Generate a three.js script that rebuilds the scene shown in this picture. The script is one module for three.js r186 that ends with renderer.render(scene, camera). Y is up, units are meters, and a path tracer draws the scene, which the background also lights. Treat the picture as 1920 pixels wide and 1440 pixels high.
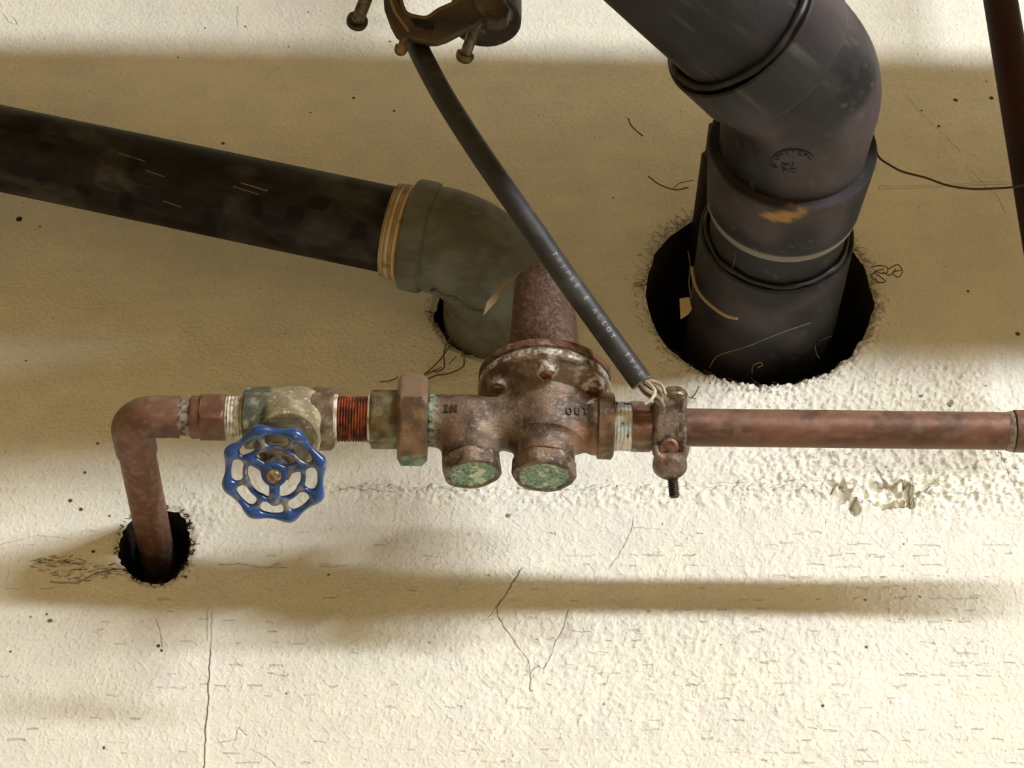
import * as THREE from 'three';
import { MarchingCubes } from 'three/addons/objects/MarchingCubes.js';
import { mergeGeometries, toCreasedNormals } from 'three/addons/utils/BufferGeometryUtils.js';
import { RectAreaLightUniformsLib } from 'three/addons/lights/RectAreaLightUniformsLib.js';
import { FontLoader } from 'three/addons/loaders/FontLoader.js';
import { createNoise2D } from 'simplex-noise';
import { TextGeometry } from 'three/addons/geometries/TextGeometry.js';

// ---------------------------------------------------------------- camera, light, exposure
const V = (x, y, z) => new THREE.Vector3(x, y, z);
const rad = THREE.MathUtils.degToRad;
const scene = new THREE.Scene();
const PW = 1920, PH = 1440, FPX = 4368;
const camera = new THREE.PerspectiveCamera(2 * Math.atan(PH / 2 / FPX) * 180 / Math.PI, PW / PH, 0.05, 20);
const PITCH = rad(35), YAW = rad(1.2);
camera.position.set(0, -0.795, 1.265);
const TOW = V(-Math.sin(YAW) * Math.cos(PITCH), -Math.sin(PITCH), Math.cos(PITCH) * Math.cos(YAW)).normalize();
camera.lookAt(camera.position.clone().sub(TOW));
camera.updateMatrixWorld();
scene.add(camera);
const renderer = new THREE.WebGLRenderer({ antialias: true });
renderer.toneMapping = THREE.LinearToneMapping;
renderer.toneMappingExposure = 1.0;
renderer.shadowMap.enabled = true;
RectAreaLightUniformsLib.init();
scene.background = new THREE.Color(0x000000);

const TUBE = { x: 2.15, y: 0.61, z: 2.2, w: 2.24, h: 0.085 };          // fluorescent batten that lights the wall
const PANELS = [0, 1, 2, 3, 4, 5, 6, 7, 8].map((i) => ({ x: TUBE.x + (i - 4) * 0.285, turn: rad(60), w: 0.29 }));   // nine short battens in a row, each turned towards the valve wall
const KEYC = new THREE.Color(0.905, 0.94, 1.0);
for (const p of PANELS) {
  const key = new THREE.RectAreaLight(KEYC, 184, p.w, TUBE.h);
  key.position.set(p.x, TUBE.y, TUBE.z); key.rotation.set(0, p.turn, 0); key.castShadow = true; scene.add(key);
}
const WARM = { x: -0.75, y: -0.2, z: 1.9 };                           // added fill lamp turned to the far wall: only its bounce reaches the pipes
const fillLight = new THREE.SpotLight(new THREE.Color(1, 0.86, 0.52), 10, 0, rad(62), 0.5);
fillLight.position.set(WARM.x, WARM.y, WARM.z + 0.06);
fillLight.target.position.set(WARM.x + 0.3, WARM.y, 4.2);
fillLight.castShadow = true;
scene.add(fillLight, fillLight.target);

// ---------------------------------------------------------------- pixel to point
const RIGHT = V(1, 0, 0).applyQuaternion(camera.quaternion), UP = V(0, 1, 0).applyQuaternion(camera.quaternion);
const ray = (px, py) => V(0, 0, 0).addScaledVector(RIGHT, (px - PW / 2) / FPX).addScaledVector(UP, (PH / 2 - py) / FPX).sub(TOW);
function at(px, py, z) { const d = ray(px, py); return camera.position.clone().addScaledVector(d, (z - camera.position.z) / d.z); }
const depthOf = (p) => -p.clone().sub(camera.position).dot(TOW);
const ppm = (p) => FPX / depthOf(p);
function pix(p) { const q = p.clone().sub(camera.position), s = FPX / depthOf(p); return [PW / 2 + q.dot(RIGHT) * s, PH / 2 - q.dot(UP) * s]; }
const lerpV = (a, b, t) => a.clone().lerp(b, t);

// ---------------------------------------------------------------- noise and colour
const smooth = (a, b, x) => { const t = Math.min(1, Math.max(0, (x - a) / (b - a))); return t * t * (3 - 2 * t); };
const clamp = (x, a = 0, b = 1) => Math.min(b, Math.max(a, x));
function hash(x, y, z) { let h = Math.imul(x, 374761393) ^ Math.imul(y, 668265263) ^ Math.imul(z, 2147483647 ^ 1274126177); h = Math.imul(h ^ (h >>> 13), 1274126177); return ((h ^ (h >>> 16)) >>> 0) / 4294967296; }
function n3(x, y, z) {
  const X = Math.floor(x), Y = Math.floor(y), Z = Math.floor(z); let u = x - X, v = y - Y, w = z - Z;
  u = u * u * (3 - 2 * u); v = v * v * (3 - 2 * v); w = w * w * (3 - 2 * w);
  const m = (a, b, t) => a + (b - a) * t;
  return m(m(m(hash(X, Y, Z), hash(X + 1, Y, Z), u), m(hash(X, Y + 1, Z), hash(X + 1, Y + 1, Z), u), v),
    m(m(hash(X, Y, Z + 1), hash(X + 1, Y, Z + 1), u), m(hash(X, Y + 1, Z + 1), hash(X + 1, Y + 1, Z + 1), u), v), w);
}
function n2(x, y, s = 0) {
  const X = Math.floor(x), Y = Math.floor(y); let u = x - X, v = y - Y; u = u * u * (3 - 2 * u); v = v * v * (3 - 2 * v);
  const a = hash(X, Y, s), b = hash(X + 1, Y, s), c = hash(X, Y + 1, s), d = hash(X + 1, Y + 1, s);
  return a + (b - a) * u + (c - a) * v + (a - b - c + d) * u * v;
}
let simplexSeed = 77; const simplex = createNoise2D(() => { simplexSeed = (Math.imul(simplexSeed, 1103515245) + 12345) >>> 0; return simplexSeed / 4294967296; });
const s2 = (x, y, s = 0) => simplex(x + s * 31.7, y - s * 17.3) * 0.5 + 0.5;
const fbm = (p, f, o = 3) => { let s = 0, a = 0.5, t = 0; for (let i = 0; i < o; i++) { s += a * n3(p.x * f + i * 17, p.y * f, p.z * f); t += a; a *= 0.5; f *= 2.1; } return s / t; };
let seedState = 12345;
const rnd = (a = 1, b) => { seedState = (Math.imul(seedState, 1664525) + 1013904223) >>> 0; const r = seedState / 4294967296; return b === undefined ? r * a : a + r * (b - a); };
const lin = (h) => new THREE.Color(h).toArray();
const mixc = (a, b, t) => [a[0] + (b[0] - a[0]) * t, a[1] + (b[1] - a[1]) * t, a[2] + (b[2] - a[2]) * t];
function colorize(g, fn) {
  const p = g.attributes.position, n = g.attributes.normal, c = new Float32Array(p.count * 3), P = V(), N = V();
  for (let i = 0; i < p.count; i++) { P.fromBufferAttribute(p, i); N.fromBufferAttribute(n, i); c.set(fn(P, N), i * 3); }
  g.setAttribute('color', new THREE.BufferAttribute(c, 3));
  return g;
}

// ---------------------------------------------------------------- textures
function dataTex(size, fn, srgb) {
  const d = new Uint8Array(size * size * 4);
  for (let y = 0, i = 0; y < size; y++) for (let x = 0; x < size; x++, i += 4) { const v = fn(x / size, y / size); if (typeof v === 'number') { d[i] = d[i + 1] = d[i + 2] = clamp(v) * 255; } else { d[i] = clamp(v[0]) * 255; d[i + 1] = clamp(v[1]) * 255; d[i + 2] = clamp(v[2]) * 255; } d[i + 3] = 255; }
  const t = new THREE.DataTexture(d, size, size); t.wrapS = t.wrapT = THREE.RepeatWrapping; t.magFilter = THREE.LinearFilter; if (srgb) t.colorSpace = THREE.SRGBColorSpace; t.needsUpdate = true; return t;
}
const tileN = (u, v, f, s) => { const x = u * f, y = v * f, w = (i) => ((i % f) + f) % f, X = Math.floor(x), Y = Math.floor(y); let a = x - X, b = y - Y; a = a * a * (3 - 2 * a); b = b * b * (3 - 2 * b); const A = hash(w(X), w(Y), s), B = hash(w(X + 1), w(Y), s), C = hash(w(X), w(Y + 1), s), D = hash(w(X + 1), w(Y + 1), s); return A + (B - A) * a + (C - A) * b + (A - B - C + D) * a * b; };
const grain = dataTex(512, (u, v) => 0.45 * tileN(u, v, 24, 1) + 0.3 * tileN(u, v, 64, 2) + 0.25 * tileN(u, v, 160, 3));   // 0.1 m tile of casting grain
grain.repeat.set(10, 10);
const mats = new Map();
function vm(rough, metal = 0, bump = 0.0002, extra = {}) {             // vertex-coloured material with fine grain
  const k = [rough, metal, bump, JSON.stringify(extra)].join();
  if (!mats.has(k)) { const m = new THREE.MeshPhysicalMaterial({ color: 0xffffff, vertexColors: true, roughness: rough, metalness: metal, ...extra }); if (bump) { m.bumpMap = grain; m.bumpScale = bump; } mats.set(k, m); }
  return mats.get(k);
}

// ---------------------------------------------------------------- objects
const taken = new Map();
const numbered = (n) => { const k = taken.get(n) ?? 0; taken.set(n, k + 1); return k ? n + '_' + String(k).padStart(3, '0') : n; };
function thing(name, label, category, pos, group) {
  const o = new THREE.Group(); o.name = numbered(name); o.position.copy(pos); o.userData = { label, category }; if (group) o.userData.group = group;
  scene.add(o); o.updateMatrixWorld(true); return o;
}
function part(parent, name, g, m, label) {                              // geometry comes in world coordinates
  const o = new THREE.Mesh(g, m); o.name = name; const w = parent.getWorldPosition(V());
  g.translate(-w.x, -w.y, -w.z); o.castShadow = o.receiveShadow = true; if (label) o.userData.label = label;
  parent.add(o); o.updateMatrixWorld(true); return o;
}
function single(name, label, category, g, m, group, kind) {
  g.computeBoundingBox(); const c = g.boundingBox.getCenter(V()); g.translate(-c.x, -c.y, -c.z);
  const o = new THREE.Mesh(g, m); o.name = numbered(name); o.position.copy(c); o.castShadow = o.receiveShadow = true; o.userData = { label, category };
  if (group) o.userData.group = group; if (kind) o.userData.kind = kind; scene.add(o); o.updateMatrixWorld(true); return o;
}

// ---------------------------------------------------------------- shapes
const creased = (g, a) => { g.scale(1e4, 1e4, 1e4); const q = toCreasedNormals(g, a); q.scale(1e-4, 1e-4, 1e-4); return q; };   // that helper joins vertices closer than a hundredth of a unit
// a skin over rings {c, u, v, r}; r is a number or a function of the angle; angle 0 is along u and sits at uv.x = half way round
function tube(rings, seg = 48, { caps = true, crease = 0.7, unit = false } = {}) {
  const pos = [], uv = [], idx = []; let s = 0;
  const total = rings.reduce((t, r, i) => t + (i ? r.c.distanceTo(rings[i - 1].c) : 0), 0) || 1;
  rings.forEach((R, i) => {
    if (i) s += R.c.distanceTo(rings[i - 1].c) + Math.abs((R.r0 ?? 0) - (rings[i - 1].r0 ?? 0));
    for (let k = 0; k <= seg; k++) {
      const a = -Math.PI + 2 * Math.PI * k / seg, r = typeof R.r === 'function' ? R.r(a) : R.r, c = Math.cos(a) * r, d = Math.sin(a) * r;
      pos.push(R.c.x + R.u.x * c + R.v.x * d, R.c.y + R.u.y * c + R.v.y * d, R.c.z + R.u.z * c + R.v.z * d);
      uv.push(unit ? k / seg : (a + Math.PI) * (R.r0 ?? 0.012), unit ? s / total : s);
    }
  });
  const W = seg + 1;
  for (let i = 0; i + 1 < rings.length; i++) for (let k = 0; k < seg; k++) { const a = i * W + k, b = a + 1, c = a + W, d = c + 1; idx.push(a, b, c, b, d, c); }
  const g = new THREE.BufferGeometry();
  if (caps) for (const e of [0, rings.length - 1]) {
    const R = rings[e], base = pos.length / 3; pos.push(R.c.x, R.c.y, R.c.z); uv.push(0.5, e ? 1 : 0);
    for (let k = 0; k < seg; k++) { const a = e * W + k, b = a + 1; e ? idx.push(a, b, base) : idx.push(b, a, base); }
  }
  g.setAttribute('position', new THREE.Float32BufferAttribute(pos, 3)); g.setAttribute('uv', new THREE.Float32BufferAttribute(uv, 2)); g.setIndex(idx);
  return creased(g, crease);
}
function frame(dir, up = UP) { const d = dir.clone().normalize(); let u = up.clone().addScaledVector(d, -up.dot(d)); if (u.lengthSq() < 1e-6) u = V(1, 0, 0).addScaledVector(d, -d.x); u.normalize(); return { d, u, v: d.clone().cross(u) }; }
// a profile [distance, radius, apothem of a polygon] turned about an axis
function turned(o, dir, prof, { seg = 48, up, sides = 6, turn = 0, step = 0.002, crease = 0.6, wobble = 0, caps = true } = {}) {
  const { d, u, v } = frame(dir, up), rings = [], sec = 2 * Math.PI / sides;
  const poly = (a, ap) => { let t = ((a + turn) % sec + sec) % sec - sec / 2; return ap / Math.cos(t); };
  const push = (t, r, ap) => {
    const c = o.clone().addScaledVector(d, t);
    const f = ap ? (a) => Math.min(r, poly(a, ap)) : r;
    rings.push({ c, u, v, r0: r, r: wobble ? (a) => { const q = typeof f === 'function' ? f(a) : f; return q * (1 + wobble * (n3(Math.cos(a) * 2.2 + o.x * 90, Math.sin(a) * 2.2, t * 220) - 0.5)); } : f });
  };
  for (let i = 0; i < prof.length; i++) {
    const [t, r, ap] = prof[i];
    if (i) { const [t0, r0, a0] = prof[i - 1], n = Math.max(1, Math.ceil(Math.hypot(t - t0, r - r0) / step)); for (let k = 1; k < n; k++) { const q = k / n; push(t0 + (t - t0) * q, r0 + (r - r0) * q, ap && a0 ? a0 + (ap - a0) * q : (ap || a0) && (r >= r0 === !!ap) ? (ap || a0) : 0); } }
    push(t, r, ap);
  }
  return tube(rings, seg, { crease, caps });
}
// a round tube along points with a radius that may vary: r(distance share)
function swept(pts, r, { seg = 32, up = TOW, unit = false, caps = true, crease = 0.8 } = {}) {
  const rings = []; let u = null;
  for (let i = 0; i < pts.length; i++) {
    const d = pts[Math.min(i + 1, pts.length - 1)].clone().sub(pts[Math.max(i - 1, 0)]).normalize();
    if (!u) u = frame(d, up).u; else u.addScaledVector(d, -u.dot(d)).normalize();
    const q = i / (pts.length - 1), R = typeof r === 'function' ? r(q, i) : r;
    rings.push({ c: pts[i], u: u.clone(), v: d.clone().cross(u), r: R, r0: R });
  }
  return tube(rings, seg, { caps, unit, crease });
}
const curve = (pts, n) => new THREE.CatmullRomCurve3(pts, false, 'centripetal').getPoints(n);
const wire = (pts, r, n = 40, seg = 7) => swept(curve(pts, n), r, { seg });
const grainOf = (a, b) => { const t = grain.clone(); t.repeat.set(a, b); t.needsUpdate = true; return t; };
// signed distance shapes
const smin = (a, b, k) => { const h = Math.max(k - Math.abs(a - b), 0) / k; return Math.min(a, b) - h * h * k * 0.25; };
const smax = (a, b, k) => -smin(-a, -b, k);
function sdCyl(x, y, z, h0, h1, r, rd = 0.001) { const m = (h0 + h1) / 2, dx = Math.hypot(y, z) - r + rd, dy = Math.abs(x - m) - (h1 - h0) / 2 + rd; return Math.min(Math.max(dx, dy), 0) + Math.hypot(Math.max(dx, 0), Math.max(dy, 0)) - rd; }   // axis along the first argument
function sdBox(x, y, z, a, b, c, rd = 0.001) { const p = Math.abs(x) - a + rd, q = Math.abs(y) - b + rd, r = Math.abs(z) - c + rd; return Math.hypot(Math.max(p, 0), Math.max(q, 0), Math.max(r, 0)) + Math.min(Math.max(p, q, r), 0) - rd; }
function sdSeg(x, y, z, a, b, r) { const bx = b[0] - a[0], by = b[1] - a[1], bz = b[2] - a[2], px = x - a[0], py = y - a[1], pz = z - a[2]; const t = clamp((px * bx + py * by + pz * bz) / (bx * bx + by * by + bz * bz)); return Math.hypot(px - bx * t, py - by * t, pz - bz * t) - r; }
// meshes a distance field given in local axes {o, x, y, z}
function fieldMesh(fn, min, max, res, F) {
  const mc = new MarchingCubes(res, new THREE.MeshStandardMaterial(), false, false, res * res * 14), half = res / 2;
  const P = (i, k) => min[k] + (max[k] - min[k]) * ((i - half) / half + 1) / 2;
  for (let z = 0; z < res; z++) for (let y = 0; y < res; y++) for (let x = 0; x < res; x++) mc.field[x + y * res + z * res * res] = -fn(P(x, 0), P(y, 1), P(z, 2));
  mc.isolation = 0; mc.update();
  const n = mc.count, pos = new Float32Array(n * 3), nor = new Float32Array(n * 3), uv = new Float32Array(n * 2), e = 0.0003, q = V(), m = V();
  for (let i = 0; i < n; i++) {
    const l = [0, 1, 2].map((k) => min[k] + (max[k] - min[k]) * (mc.positionArray[i * 3 + k] + 1) / 2);
    m.set(fn(l[0] + e, l[1], l[2]) - fn(l[0] - e, l[1], l[2]), fn(l[0], l[1] + e, l[2]) - fn(l[0], l[1] - e, l[2]), fn(l[0], l[1], l[2] + e) - fn(l[0], l[1], l[2] - e)).normalize();
    q.copy(F.o).addScaledVector(F.x, l[0]).addScaledVector(F.y, l[1]).addScaledVector(F.z, l[2]); q.toArray(pos, i * 3);
    V().addScaledVector(F.x, m.x).addScaledVector(F.y, m.y).addScaledVector(F.z, m.z).toArray(nor, i * 3);
    uv[i * 2] = l[0] + l[2] * 0.6; uv[i * 2 + 1] = l[1] + l[2] * 0.7;
  }
  const g = new THREE.BufferGeometry();
  g.setAttribute('position', new THREE.BufferAttribute(pos, 3)); g.setAttribute('normal', new THREE.BufferAttribute(nor, 3)); g.setAttribute('uv', new THREE.BufferAttribute(uv, 2));
  return g;
}
const merge = (list) => mergeGeometries(list.map((g) => (g.index ? g.toNonIndexed() : g)));
function box(x0, x1, y0, y1, z0, z1) { const g = new THREE.BoxGeometry(x1 - x0, y1 - y0, z1 - z0); g.translate((x0 + x1) / 2, (y0 + y1) / 2, (z0 + z1) / 2); return g; }

// ---------------------------------------------------------------- the wall with its three openings
const WX0 = -0.42, WY0 = -0.29, WS = 0.84;                              // the detailed patch of the wall, metres
const W = (px, py) => at(px, py, 0);
function hole(c, rx, ry, rough, seed) { const R = (a) => { const k = 1 / Math.hypot(Math.cos(a) / rx, Math.sin(a) / ry); return k * (1 + rough * (n2(Math.cos(a) * 2 + 9, Math.sin(a) * 2 + 9, seed) - 0.5) + rough * 0.8 * (n2(Math.cos(a) * 9 + 30, Math.sin(a) * 9 + 30, seed) - 0.5)); }; return { c, R }; }
const bigHole = hole(W(1425, 552), 0.0775, 0.0765, 0.035, 5);
const copperHole = hole(W(291, 1022), 0.0228, 0.0275, 0.11, 6);
const drainHole = hole(W(932, 588), 0.041, 0.0385, 0.09, 7);
const holes = [bigHole, copperHole, drainHole];
const holeGap = (x, y, h) => { const dx = x - h.c.x, dy = y - h.c.y; return Math.hypot(dx, dy) - h.R(Math.atan2(dy, dx)); };

// marks of the photograph, in metres on the wall
const TEX = 2048, px2 = (p) => [(p.x - WX0) / WS * TEX, (1 - (p.y - WY0) / WS) * TEX];
const colourCanvas = document.createElement('canvas'); colourCanvas.width = colourCanvas.height = TEX; const cc = colourCanvas.getContext('2d');
const markCanvas = document.createElement('canvas'); markCanvas.width = markCanvas.height = TEX; const mk = markCanvas.getContext('2d');
{
  const im = cc.createImageData(TEX, TEX), d = im.data;
  for (let y = 0, i = 0; y < TEX; y++) for (let x = 0; x < TEX; x++, i += 4) {
    const u = x / TEX * WS, v = y / TEX * WS;
    const a = n2(u * 9, v * 9, 21), b = n2(u * 60, v * 60, 22), c = n2(u * 700, v * 700, 23), e = n2(u * 25, v * 160, 24);
    const t = (a - 0.5) * 0.05 + (b - 0.5) * 0.035 + (c - 0.5) * 0.035 + (e - 0.5) * 0.02, y2 = (b - 0.5) * 0.03;
    d[i] = clamp(0.935 + t) * 255; d[i + 1] = clamp(0.923 + t) * 255; d[i + 2] = clamp(0.862 + t * 1.1 - y2) * 255; d[i + 3] = 255;
  }
  cc.putImageData(im, 0, 0);
}
mk.fillStyle = '#000'; mk.fillRect(0, 0, TEX, TEX);
cc.lineCap = cc.lineJoin = mk.lineCap = mk.lineJoin = 'round';
function stroke(ctx, pts, style, width, jitter = 1.2) {
  ctx.strokeStyle = style; ctx.lineWidth = width; ctx.beginPath();
  pts.forEach((p, i) => {
    const [x, y] = px2(W(p[0], p[1]));
    if (!i) { ctx.moveTo(x, y); return; }
    const [x0, y0] = px2(W(pts[i - 1][0], pts[i - 1][1])), n = Math.max(1, Math.round(Math.hypot(x - x0, y - y0) / 7));
    for (let k = 1; k <= n; k++) ctx.lineTo(x0 + (x - x0) * k / n + rnd(-jitter, jitter), y0 + (y - y0) * k / n + rnd(-jitter, jitter));
  });
  ctx.stroke();
}
function crack(pts, dark = 0.7, width = 1.6) {
  const fine = []; pts.forEach((p, i) => { if (i) { const a = pts[i - 1], n = Math.max(1, Math.round(Math.hypot(p[0] - a[0], p[1] - a[1]) / 6)); for (let k = 1; k <= n; k++) fine.push([a[0] + (p[0] - a[0]) * k / n + rnd(-1.3, 1.3), a[1] + (p[1] - a[1]) * k / n + rnd(-1, 1)]); } else fine.push(p); });
  for (let i = 1; i < fine.length; i++) stroke(cc, [fine[i - 1], fine[i]], `rgba(78,58,36,${dark * rnd(0.3, 0.95)})`, width * rnd(0.5, 1.15), 0.5);
  stroke(mk, fine, 'rgb(150,0,0)', width, 0.5);
}
function dot(px, py, r, dark = 0.85, col = '38,26,16') { const [x, y] = px2(W(px, py)); cc.fillStyle = `rgba(${col},${dark})`; cc.beginPath(); cc.ellipse(x, y, r, r * rnd(0.7, 1.3), rnd(3), 0, 7); cc.fill(); }
// cracks
crack([[978, 1066], [962, 1090], [948, 1115], [930, 1140]], 0.85, 2.0); crack([[930, 1140], [914, 1158]], 0.4, 1.4); crack([[932, 1138], [932, 1156], [950, 1185], [968, 1212], [990, 1240], [994, 1275], [992, 1297], [998, 1297]], 0.55, 1.5);
crack([[1064, 1145], [1056, 1175], [1040, 1205], [1028, 1240], [1018, 1256], [1008, 1250], [996, 1260]], 0.45, 1.4); crack([[1040, 1196], [1022, 1200]], 0.3, 1.2);
crack([[1186, 972], [1184, 992], [1172, 1018], [1158, 1044], [1140, 1068]], 0.5, 1.3); crack([[1184, 990], [1255, 994]], 0.35, 1);
crack([[1700, 180], [1722, 208], [1748, 232], [1775, 258], [1800, 285]], 0.35, 1.2); crack([[1820, 320], [1850, 352], [1868, 366], [1885, 400]], 0.3, 1.2);
crack([[400, 1395], [440, 1388], [446, 1364], [462, 1380]], 0.45, 1.1); crack([[470, 1405], [505, 1425], [520, 1440]], 0.35, 1); crack([[290, 1160], [300, 1185], [304, 1215]], 0.4, 1.2);
crack([[0, 1023], [70, 1005], [130, 1012]], 0.25, 1); crack([[410, 1060], [450, 1058], [500, 1066], [525, 1056]], 0.5, 1.6); crack([[1150, 760], [1210, 748], [1240, 752]], 0.3, 1.2);
crack([[1640, 905], [1662, 912], [1690, 905], [1720, 908], [1752, 902]], 0.35, 1.6); crack([[620, 925], [660, 915], [720, 918]], 0.35, 1.2); crack([[1870, 845], [1888, 880], [1895, 905], [1918, 908]], 0.35, 1.6);
crack([[3, 25], [16, 40], [30, 45]], 0.4, 1.2); crack([[20, 30], [32, 45]], 0.5, 1.4); crack([[444, 50], [444, 12]], 0.3, 1);
for (const l of [[[1643, 880], [1655, 902], [1668, 914]], [[1668, 914], [1690, 904], [1706, 908]], [[1707, 898], [1708, 920], [1705, 946]], [[1706, 946], [1720, 930], [1745, 912]], [[1664, 946], [1690, 950], [1706, 948]], [[1630, 942], [1650, 947], [1668, 950]], [[1550, 912], [1556, 925], [1562, 912], [1580, 908]], [[1594, 956], [1600, 944], [1603, 938]]]) { stroke(cc, l, 'rgba(120,94,62,.5)', 2.6, 1.6); stroke(mk, l, 'rgb(255,0,0)', 4.5, 1.6); }
// dirt running out of the small opening, flecks about it
for (let i = 0; i < 150; i++) { const t = Math.pow(rnd(), 0.8), x = 230 - t * 175, y = 1068 + Math.sin(t * 5) * 7 + rnd(-16, 14) * (0.5 + Math.sin(t * 3.1)); stroke(cc, [[x, y], [x + rnd(4, 16), y + rnd(-4, 3)]], `rgba(45,30,18,${rnd(0.2, 0.7)})`, rnd(0.6, 1.8), 0.8); }
stroke(cc, [[95, 1093], [145, 1095], [170, 1082], [200, 1070], [235, 1066]], 'rgba(80,58,36,.6)', 1.6); stroke(mk, [[95, 1093], [145, 1095], [170, 1082], [200, 1070], [235, 1066]], 'rgb(0,140,0)', 3);
for (let i = 0; i < 60; i++) { const a = rnd(0.4, 2.7), r = rnd(58, 85); dot(295 + Math.cos(a) * r * 0.9, 1020 + Math.sin(a) * r, rnd(0.6, 2.2), rnd(0.2, 0.7), '60,36,20'); }
for (let i = 0; i < 520; i++) { const a = rnd(6.28), r = 1 + Math.pow(rnd(), 2.4) * 0.13, R = bigHole.R(a) * r; const [x, y] = px2(V(bigHole.c.x + Math.cos(a) * R, bigHole.c.y + Math.sin(a) * R, 0)); cc.strokeStyle = `rgba(58,42,26,${rnd(0.1, 0.45)})`; cc.lineWidth = rnd(0.7, 2); cc.beginPath(); cc.moveTo(x, y); cc.lineTo(x + rnd(-9, 9), y + rnd(-9, 9)); cc.stroke(); }
for (let i = 0; i < 130; i++) { const a = rnd(6.28), R = drainHole.R(a) * rnd(1, 1.14); const [x, y] = px2(V(drainHole.c.x + Math.cos(a) * R, drainHole.c.y + Math.sin(a) * R, 0)); cc.strokeStyle = `rgba(58,42,26,${rnd(0.1, 0.4)})`; cc.lineWidth = rnd(0.7, 2); cc.beginPath(); cc.moveTo(x, y); cc.lineTo(x + rnd(-7, 7), y + rnd(-7, 7)); cc.stroke(); }
// single fly spots and pits
for (const [x, y, r, a] of [[36, 411, 6.5, 0.95], [75, 425, 2.2, 0.6], [418, 269, 3.2, 0.8], [541, 88, 2.4, 0.7], [731, 78, 2.6, 0.7], [663, 184, 3, 0.8], [739, 208, 2.6, 0.8], [582, 211, 2.2, 0.7], [334, 107, 2.6, 0.6], [460, 50, 2.6, 0.8], [578, 23, 2, 0.7], [384, 53, 1.8, 0.7], [248, 1020, 3.2, 0.9], [175, 1035, 3.2, 0.95], [94, 1165, 5, 0.65], [88, 1153, 2.5, 0.7], [58, 1158, 2.5, 0.5], [297, 1212, 3.2, 0.9], [303, 1221, 3, 0.8], [20, 1223, 2, 0.9], [195, 1403, 2.6, 0.8], [537, 1301, 2, 0.9], [159, 886, 2.8, 0.75], [132, 940, 4, 0.8], [152, 956, 3.6, 0.85], [183, 831, 3, 0.6], [49, 677, 2, 0.8], [205, 968, 3, 0.6], [348, 1083, 3, 0.8], [304, 1093, 4, 0.75], [952, 967, 5, 0.55], [1779, 759, 5, 0.75], [1726, 743, 4, 0.5], [1908, 626, 5, 0.8], [1815, 546, 3, 0.8], [1792, 187, 4.5, 0.85], [1859, 183, 4.5, 0.9], [1850, 152, 2.4, 0.6], [1760, 236, 3, 0.8], [1728, 207, 2.2, 0.7], [1643, 229, 2.6, 0.8], [1624, 68, 2.2, 0.6], [1624, 1214, 3, 0.8], [1352, 1210, 1.6, 0.8], [1694, 1021, 2, 0.6], [1630, 1044, 1.6, 0.6], [1542, 1325, 3.2, 0.8], [1242, 983, 1.8, 0.7], [1132, 1322, 2, 0.5], [961, 1418, 2.2, 0.6], [1848, 724, 2.4, 0.6], [616, 1078, 2.2, 0.8], [878, 1310, 1.4, 0.5], [1724, 1120, 2.6, 0.5], [1622, 1125, 2.4, 0.6], [920, 330, 2.2, 0.4], [828, 200, 2.2, 0.4], [1150, 370, 2, 0.5], [1115, 258, 2, 0.4], [1010, 215, 2.2, 0.4]]) dot(x, y, r * 0.8, a);
for (let i = 0; i < 420; i++) dot(rnd(-40, 1960), rnd(-20, 1460), rnd(0.4, 1.3), rnd(0.15, 0.6), '60,44,28');
for (let i = 0; i < 90; i++) { const x = rnd(0, 1920), y = rnd(700, 1440); stroke(cc, [[x, y], [x + rnd(-8, 8), y + rnd(4, 18)], [x + rnd(-12, 12), y + rnd(14, 30)]], `rgba(90,70,48,${rnd(0.08, 0.25)})`, rnd(0.6, 1.1)); }
// short horizontal pits left by the formwork boards
for (let i = 0; i < 520; i++) {
  const row = Math.floor(rnd(0, 22)), y = 1000 + row * 20.5 + rnd(-4, 4), x = rnd(0, 1940), l = rnd(4, 26) * (rnd() < 0.15 ? 2 : 1), dens = smooth(900, 1700, x) * 0.7 + 0.35;
  if (rnd() > dens) continue;
  stroke(mk, [[x, y], [x + l, y + rnd(-2, 2)]], `rgb(${Math.round(rnd(60, 200))},0,0)`, rnd(1.2, 3.2), 1.5); stroke(cc, [[x, y], [x + l, y + rnd(-1, 1)]], `rgba(110,92,62,${rnd(0.1, 0.4)})`, rnd(0.8, 1.6), 1);
}
for (let i = 0; i < 160; i++) { const x = rnd(0, 1940), y = rnd(380, 980), l = rnd(3, 14); stroke(mk, [[x, y], [x + rnd(-3, 3), y + l]], `rgb(${Math.round(rnd(30, 110))},0,0)`, rnd(1, 2.2), 1); }
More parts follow.
